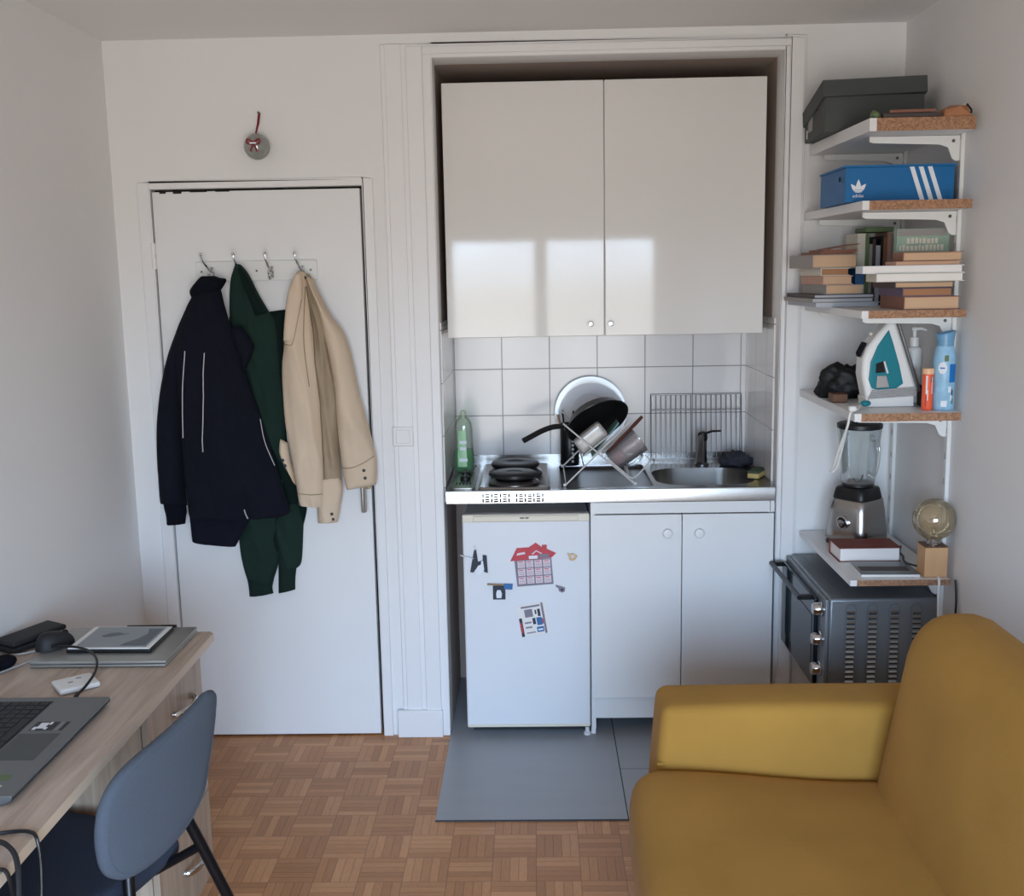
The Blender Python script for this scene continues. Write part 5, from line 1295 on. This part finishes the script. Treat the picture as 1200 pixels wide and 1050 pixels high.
# ------------------------------------------------------------------ open laptop
t = thing('laptop', 'open grey laptop with black keyboard on the desk in front of the chair', 'laptop', (-1.16, 2.165, TZ + .0008))
LX0, LX1, LY0, LY1, LZ = -1.312, -1.022, 1.92, 2.412, TZ + .0205
b = MB().prism([(LX0, TZ + .006), (LX0 + .01, TZ + .0015), (LX1 - .018, TZ + .0015), (LX1 - .002, TZ + .010), (LX1, LZ - .004), (LX1 - .0015, LZ), (LX0, LZ)], 'y', LY0, LY1); ba = build(b, 'base', 'laptop', t, bevel=.002, smooth=False)
b = MB().prism([(LX0 + .01, TZ + .0009), (LX1 - .02, TZ + .0009), (LX1 - .004, TZ + .0082), (LX1 - .0015, TZ + .0100), (LX1 + .0004, TZ + .0135), (LX1 - .02, TZ + .006)], 'y', LY0 + .002, LY1 - .002); build(b, 'underside', 'black', t, smooth=False)
KX0, KX1, KY0, KY1 = -1.290, -1.146, 1.965, 2.385
b = MB().box(KX0, KX1, KY0, KY1, LZ + .0001, LZ + .0006); kb = build(b, 'keyboard', 'black', t, smooth=False)
for r in range(6):
    n = 17 if r else 18
    for c in range(n):
        if r == 5 and 4 <= c <= 8:
            if c != 4: continue
            w_ = 5
        else: w_ = 1
        kw = (KY1 - KY0 - .008) / n; kh = (KX1 - KX0 - .006) / 6
        y0 = KY1 - .004 - (c + w_) * kw + .0015; y1 = KY1 - .004 - c * kw - .0015; x0 = KX0 + .003 + r * kh + .0012; x1 = x0 + kh - .0026
        b = MB().box(x0, x1, y0, y1, LZ + .0007, LZ + .0022); build(b, 'key', 'key', kb, smooth=False, bevel=.0006, seg=1)
b = MB().box(-1.142, -1.052, 2.075, 2.205, LZ + .0001, LZ + .0005); build(b, 'touchpad', 'laptop_pad', t, smooth=False)
def sticker(x0, x1, y0, y1, m, parent=t, h=.0005): return build(MB().box(x0, x1, y0, y1, LZ + .0001, LZ + h), 'sticker', m, parent, smooth=False)
st = sticker(-1.130, -1.078, 2.222, 2.268, 'black')
for x0, x1, y0, y1 in ((-1.118, -1.10, 2.232, 2.262), (-1.126, -1.118, 2.225, 2.24), (-1.10, -1.094, 2.226, 2.238), (-1.098, -1.092, 2.252, 2.266)):
    build(MB().box(x0, x1, y0, y1, LZ + .0005, LZ + .0008), 'printed_mark', 'white_print', st, smooth=False)
sticker(-1.074, -1.066, 2.222, 2.268, 'oven_grey'); sticker(-1.064, -1.056, 2.222, 2.268, 'black')
s2 = sticker(-1.105, -1.062, 1.985, 2.01, 'cover_green'); sticker(-1.09, -1.062, 1.945, 1.965, 'cover_cream')
for y in (2.0, 2.335):
    b = MB().tube([(LX0 + .002, y - .02, LZ + .004), (LX0 + .002, y + .03, LZ + .004)], .006, 10); build(b, 'hinge', 'black', t)
X = Matrix.Translation((LX0 - .002, 0, LZ + .004)) @ Matrix.Rotation(math.radians(-38), 4, 'Y')
b = MB(); b.X = X; b.box(-.007, .0, LY0, LY1, .004, .29); sc = build(b, 'screen_lid', 'laptop', t, bevel=.002)
b = MB(); b.X = X; b.box(.0001, .0008, LY0 + .01, LY1 - .01, .02, .28); build(b, 'display', 'oven_dark', sc, smooth=False)

# ------------------------------------------------------------------ things at the far end of the desk
t = thing('closed_laptop', 'closed flat silver laptop at the far end of the desk', 'laptop', (-1.155, 2.79, TZ + .0008))
b = MB().rbox(-1.332, -.974, 2.655, 2.925, TZ + .0015, TZ + .009, .003, 4); build(b, 'base', 'silver', t)
b = MB().rbox(-1.333, -.973, 2.654, 2.926, TZ + .0102, TZ + .0185, .0035, 4); build(b, 'lid', 'silver', t)
b = MB().box(-1.33, -.976, 2.657, 2.923, TZ + .0088, TZ + .0104); build(b, 'seam', 'black', t)
z1 = TZ + .0195
t = thing('tablet', 'white-framed paper-like tablet with dark case lying on the closed silver laptop', 'tablet', (-1.142, 2.80, z1), math.radians(-1))
b = MB().rbox(-.117, .112, -.088, .096, .0002, .009, .004, 4); build(b, 'case', 'black', t, local=True)
b = MB().box(-.113, .108, -.084, .092, .0092, .0125); build(b, 'body', 'white_plastic', t, local=True, bevel=.001)
b = MB().box(-.098, .096, -.076, .086, .0126, .0130); sn = build(b, 'screen', 'screen_grey', t, local=True, smooth=False)
def blob(pts, name, m, z): 
    b = MB().prism(pts, 'z', z, z + .0003); b.X = Matrix.Identity(4); o = build(b, name, m, sn, local=True, smooth=False); return o
blob([(-.062, .012), (-.045, .034), (-.02, .040), (-.006, .03), (.012, .03), (-.004, .022), (-.03, .006), (-.05, .002)], 'drawing', 'screen_mark', .0131)
blob([(.02, -.066), (.09, -.066), (.09, .07), (.05, .07), (.062, .03), (.05, -.01), (.03, -.04)], 'drawing', 'screen_mark', .0131)
b = MB().tube([(-1.17, 2.915, z1 + .0042), (-1.03, 2.917, z1 + .0042)], .0042, 10); tag(build(b, 'stylus', 'black'), 'thin dark stylus behind the tablet at the far edge of the desk', 'pen')
# mouse
t = thing('mouse', 'black computer mouse lying on the left corner of the silver laptop', 'mouse', (-1.312, 2.768, z1), math.radians(-35))
b = MB()
vs = []; n, m_ = 28, 12
for i in range(m_ + 1):
    a = (PI / 2) * i / m_
    for j in range(n):
        w = 2 * PI * j / n; cx, cy = math.cos(w), math.sin(w)
        x = .033 * cx * math.cos(a) ** .6; y = .055 * cy * math.cos(a) ** .6
        vs.append((x, y, .001 + .042 * math.sin(a) * (1 - .25 * (y / .055))))
b.add(vs, [(i * n + j, i * n + (j + 1) % n, (i + 1) * n + (j + 1) % n, (i + 1) * n + j) for i in range(m_) for j in range(n)] + [tuple(range(n))[::-1]])
build(b, 'shell', 'black_soft', t, local=True, auto=70)
b = MB(); b.X = Matrix.Translation((0, .03, .031)) @ Matrix.Rotation(PI / 2, 4, 'Y'); b.lathe([(.009, -.004), (.0095, 0), (.009, .004)], 20); build(b, 'scroll_wheel', 'black', t, local=True)
P = [(-1.112, 2.418, LZ - .008), (-1.112, 2.435, LZ - .004), (-1.102, 2.47, .768), (-1.104, 2.53, .78), (-1.13, 2.60, .786), (-1.175, 2.66, .786), (-1.225, 2.695, .784), (-1.27, 2.715, .779), (-1.30, 2.722, .776)]
b = MB().tube(smooth_path(P, 6), .0034, 8); build(b, 'usb_cable', 'black', t)
b = MB().tube([(-1.112, 2.414, LZ - .0085), (-1.112, 2.44, LZ - .002)], .006, 8, flat=.6); build(b, 'usb_plug', 'black', t)
# white hub
t = thing('white_adapter', 'small flat white square adapter box in the middle of the desk', 'adapter', (-1.155, 2.527, TZ + .0008), math.radians(38))
b = MB().rbox(-.048, .048, -.043, .043, .0005, .014, .005, 5); hb = build(b, 'body', 'white_plastic', t, local=True)
for x, y in ((-.012, .0), (.012, .018)):
    b = MB().box(x - .006, x + .006, y - .003, y + .003, .0141, .0145); build(b, 'printed_mark', 'grey_print', hb, local=True, smooth=False)
# black case and cable at the far left
t = thing('glasses_case', 'flat black folded leather case lying against the left wall on the desk', 'case', (-1.415, 2.845, TZ + .0008), math.radians(-30))
b = MB().rbox(-.042, .042, -.085, .085, .0006, .018, .007, 5); build(b, 'lower_flap', 'black_soft', t, local=True)
b = MB(); b.X = Matrix.Translation((0, .0, .0188)) @ Matrix.Rotation(math.radians(2), 4, 'X'); b.rbox(-.042, .042, -.082, .087, .0032, .017, .006, 5); build(b, 'upper_flap', 'black_soft', t, local=True)
b = MB(); b.sphere((0, 0, 0), .033, 24, 12, (1.0, 1.3, .5)); b.v = [v + Vector((-1.402, 2.655, TZ + .0175)) for v in b.v]
tag(build(b, 'earphone_case', 'navy_rib'), 'small dark rounded case at the left edge of the desk', 'case')
b = MB().tube(smooth_path([(-1.46, 2.69, TZ + .004), (-1.43, 2.725, TZ + .010), (-1.395, 2.755, TZ + .005), (-1.36, 2.775, TZ + .006), (-1.345, 2.72, TZ + .0045), (-1.40, 2.60, TZ + .004)], 8), .0026, 8)
tag(build(b, 'thin_cable', 'grey_cord'), 'thin grey cable lying in front of the black case on the desk', 'cable')
# charger cable looping over the desk edge near the chair
P = [(-1.02, 1.80, TZ + .005), (-.975, 1.815, TZ + .0045), (-.938, 1.812, TZ + .006), (-.918, 1.798, TZ - .002), (-.912, 1.79, TZ - .06), (-.912, 1.77, TZ - .13), (-.913, 1.72, TZ - .12), (-.913, 1.69, TZ - .05), (-.918, 1.685, TZ - .0), (-.94, 1.69, TZ + .0055), (-1.0, 1.71, TZ + .005)]
b = MB().tube(smooth_path(P, 8), .0036, 8); tag(build(b, 'charger_cable', 'black'), 'black charger cable looping over the desk edge beside the chair', 'cable')
P = [(-1.02, 1.765, TZ + .006), (-.985, 1.768, TZ + .012), (-.945, 1.742, TZ + .020), (-.912, 1.71, TZ + .006), (-.898, 1.675, TZ - .06), (-.892, 1.64, TZ - .2), (-.90, 1.60, TZ - .4), (-.91, 1.58, .02), (-.93, 1.5, .006)]
b = MB().tube(smooth_path(P, 8), .0048, 8); tag(build(b, 'power_cable', 'black_soft'), 'thick dark power cable hanging from the desk edge to the floor', 'cable')

# ------------------------------------------------------------------ chair
cu = Vector((.3162, .9487, 0)); cn = Vector((.9487, -.3162, 0)); c0 = Vector((-.85, 1.9, 0))
def CP(s, n, z): return c0 + cu * s + cn * n + Vector((0, 0, z))
t = thing('chair', 'slate blue upholstered chair with black tube legs pushed under the desk', 'chair', tuple(CP(.205, -.2, 0)))
out = [(.425, .803), (.400, .822), (.352, .815), (.262, .800), (.165, .787), (.105, .774), (.063, .752), (.036, .718), (.024, .678), (.022, .636), (.030, .592), (.055, .562), (.097, .545), (.185, .545), (.280, .568), (.346, .612), (.372, .666), (.402, .73)]
K = len(out); ring = []
for i in range(K):
    a, b_, c, d = (out[(i + q) % K] for q in (-1, 0, 1, 2))
    for j in range(4):
        q = j / 4
        ring.append(tuple(.5 * (2 * b_[k] + (c[k] - a[k]) * q + (2 * a[k] - 5 * b_[k] + 4 * c[k] - d[k]) * q * q + (3 * b_[k] - a[k] - 3 * c[k] + d[k]) * q ** 3) for k in (0, 1)))
mc = (.215, .685); n = len(ring); vs = []; fs = []
LAY = [(.02, .005), (.4, .0045), (.75, .003), (.93, .001), (.98, -.003), (1.0, -.010), (1.0, -.018), (.98, -.024), (.92, -.027), (.75, -.029), (.4, -.030), (.02, -.030)]
for sc_, dn in LAY:
    for s_, z_ in ring:
        ss = mc[0] + (s_ - mc[0]) * sc_; zz = mc[1] + (z_ - mc[1]) * sc_
        vs.append(CP(ss, dn - .35 * (ss - mc[0]) ** 2, zz))
for k in range(len(LAY) - 1):
    for i in range(n): fs.append((k * n + i, k * n + (i + 1) % n, (k + 1) * n + (i + 1) % n, (k + 1) * n + i))
fs += [tuple(range(n))[::-1], tuple((len(LAY) - 1) * n + i for i in range(n))]
b = MB(); b.add(vs, fs); bk = build(b, 'backrest', 'chair_fabric', t, auto=80)
P = []
for s_, z_ in ring[::2]:
    ss = mc[0] + (s_ - mc[0]) * .93; zz = mc[1] + (z_ - mc[1]) * .93; P.append(CP(ss, .0005 - .35 * (ss - mc[0]) ** 2, zz))
b = MB().tube(P, .0013, 6, closed=True); build(b, 'seam', 'chair_fabric', bk)
mX = Matrix((cu, cn, Vector((0, 0, 1)))).transposed().to_4x4(); mX.translation = CP(.178, -.30, 0)
b = MB(); b.X = mX; b.rbox(-.208, .208, -.212, .212, .432, .482, .022, 10, .006, lambda p: (p.x * (1 - .10 * max(0, p.y / .215) ** 2), p.y * (1 - .06 * abs(p.x / .225) ** 2), p.z - .01 * max(0, 1 - (p.x / .2) ** 2 - (p.y / .2) ** 2)))
build(b, 'seat', 'chair_fabric_shaded', t, auto=80)
for sg in (1, -1):
    def S(s_): return s_ if sg > 0 else .41 - s_
    b = MB().tube([CP(S(.475), .07, .003), CP(S(.373), .012, .342), CP(S(.322), -.016, .50), CP(S(.300), -.034, .575), CP(S(.285), -.036, .63)], .0125, 12); build(b, 'rear_leg', 'black_metal', t)
    b = MB().tube([CP(S(.325), -.016, .49), CP(S(.30), -.12, .425), CP(S(.30), -.44, .422)], .011, 10); build(b, 'side_rail', 'black_metal', t)
    b = MB().tube(smooth_path([CP(S(.335), -.54, .003), CP(S(.325), -.49, .22), CP(S(.31), -.44, .415)], 6), .0125, 12); build(b, 'front_leg', 'black_metal', t)
b = MB().tube([CP(.30, -.30, .422), CP(.11, -.30, .422)], .010, 10); build(b, 'cross_rail', 'black_metal', t)
# ------------------------------------------------------------------ camera, daylight
cam = bpy.data.cameras.new('camera'); co = bpy.data.objects.new('camera', cam); COL.objects.link(co)
pitch, yaw, roll, f_px = .1635, .0235, .0184, 1263.53
fw = Vector((-math.sin(yaw) * math.cos(pitch), math.cos(yaw) * math.cos(pitch), -math.sin(pitch)))
r0 = Vector((math.cos(yaw), math.sin(yaw), 0)); u0 = r0.cross(fw)
rr = r0 * math.cos(roll) - u0 * math.sin(roll); uu = r0 * math.sin(roll) + u0 * math.cos(roll)
mw = Matrix((rr, uu, -fw)).transposed().to_4x4(); mw.translation = (0, 0, 1.7431); co.matrix_world = mw
cam.sensor_fit = 'HORIZONTAL'; cam.sensor_width = 36; cam.lens = f_px / 1200 * 36; cam.clip_start = .02; cam.clip_end = 60
SC.camera = co

wd = bpy.data.worlds.new('daylight'); SC.world = wd; wd.use_nodes = True
nt = wd.node_tree; bg = nt.nodes['Background']
tc = nt.nodes.new('ShaderNodeTexCoord'); sp = nt.nodes.new('ShaderNodeSeparateXYZ'); link(nt, tc.outputs['Generated'], sp.inputs[0])
rp = nt.nodes.new('ShaderNodeValToRGB'); e = rp.color_ramp.elements
link(nt, math_node(nt, 'ADD', math_node(nt, 'MULTIPLY', sp.outputs[2], .5), .5), rp.inputs[0])
e[0].position = .0; e[0].color = (.32, .295, .28, 1)
e[1].position = 1.0; e[1].color = (.50, .76, 1.22, 1)
for p, c in ((.40, (.37, .345, .325, 1)), (.485, (.42, .40, .385, 1)), (.52, (.68, .84, 1.05, 1)), (.62, (.62, .87, 1.25, 1))):
    x = e.new(p); x.color = c
cl = nt.nodes.new('ShaderNodeTexNoise'); cl.inputs['Scale'].default_value = 7; cl.inputs['Detail'].default_value = 5
link(nt, tc.outputs['Generated'], cl.inputs['Vector'])
mx = nt.nodes.new('ShaderNodeMix'); mx.data_type = 'RGBA'; mx.blend_type = 'MULTIPLY'; mx.inputs[0].default_value = 1
vm = nt.nodes.new('ShaderNodeMapRange'); vm.inputs['From Min'].default_value = .3; vm.inputs['From Max'].default_value = .7; vm.inputs['To Min'].default_value = .72; vm.inputs['To Max'].default_value = 1.28
link(nt, cl.outputs['Fac'], vm.inputs['Value']); link(nt, rp.outputs[0], mx.inputs[6]); link(nt, vm.outputs[0], mx.inputs[7])
link(nt, mx.outputs[2], bg.inputs['Color']); bg.inputs['Strength'].default_value = 25
pl = bpy.data.lights.new('window_portal', 'AREA'); pl.shape = 'RECTANGLE'; pl.size = WX1 - WX0; pl.size_y = WZ1 - WZ0
po = bpy.data.objects.new('window_portal', pl); COL.objects.link(po)
po.location = ((WX0 + WX1) / 2, YB - .15, (WZ0 + WZ1) / 2); po.rotation_euler = (PI / 2, 0, 0)
pl.cycles.is_portal = True
vs = SC.view_settings; vs.view_transform = 'Standard'; vs.look = 'None'; vs.gamma = 1; vs.use_curve_mapping = False; vs.exposure = .1
SC.display_settings.display_device = 'sRGB'
SC.cycles.max_bounces = 14; SC.cycles.diffuse_bounces = 8; SC.cycles.transparent_max_bounces = 16; SC.cycles.glossy_bounces = 5
SC.cycles.caustics_reflective = False; SC.cycles.caustics_refractive = False
SC.cycles.sample_clamp_indirect = 6
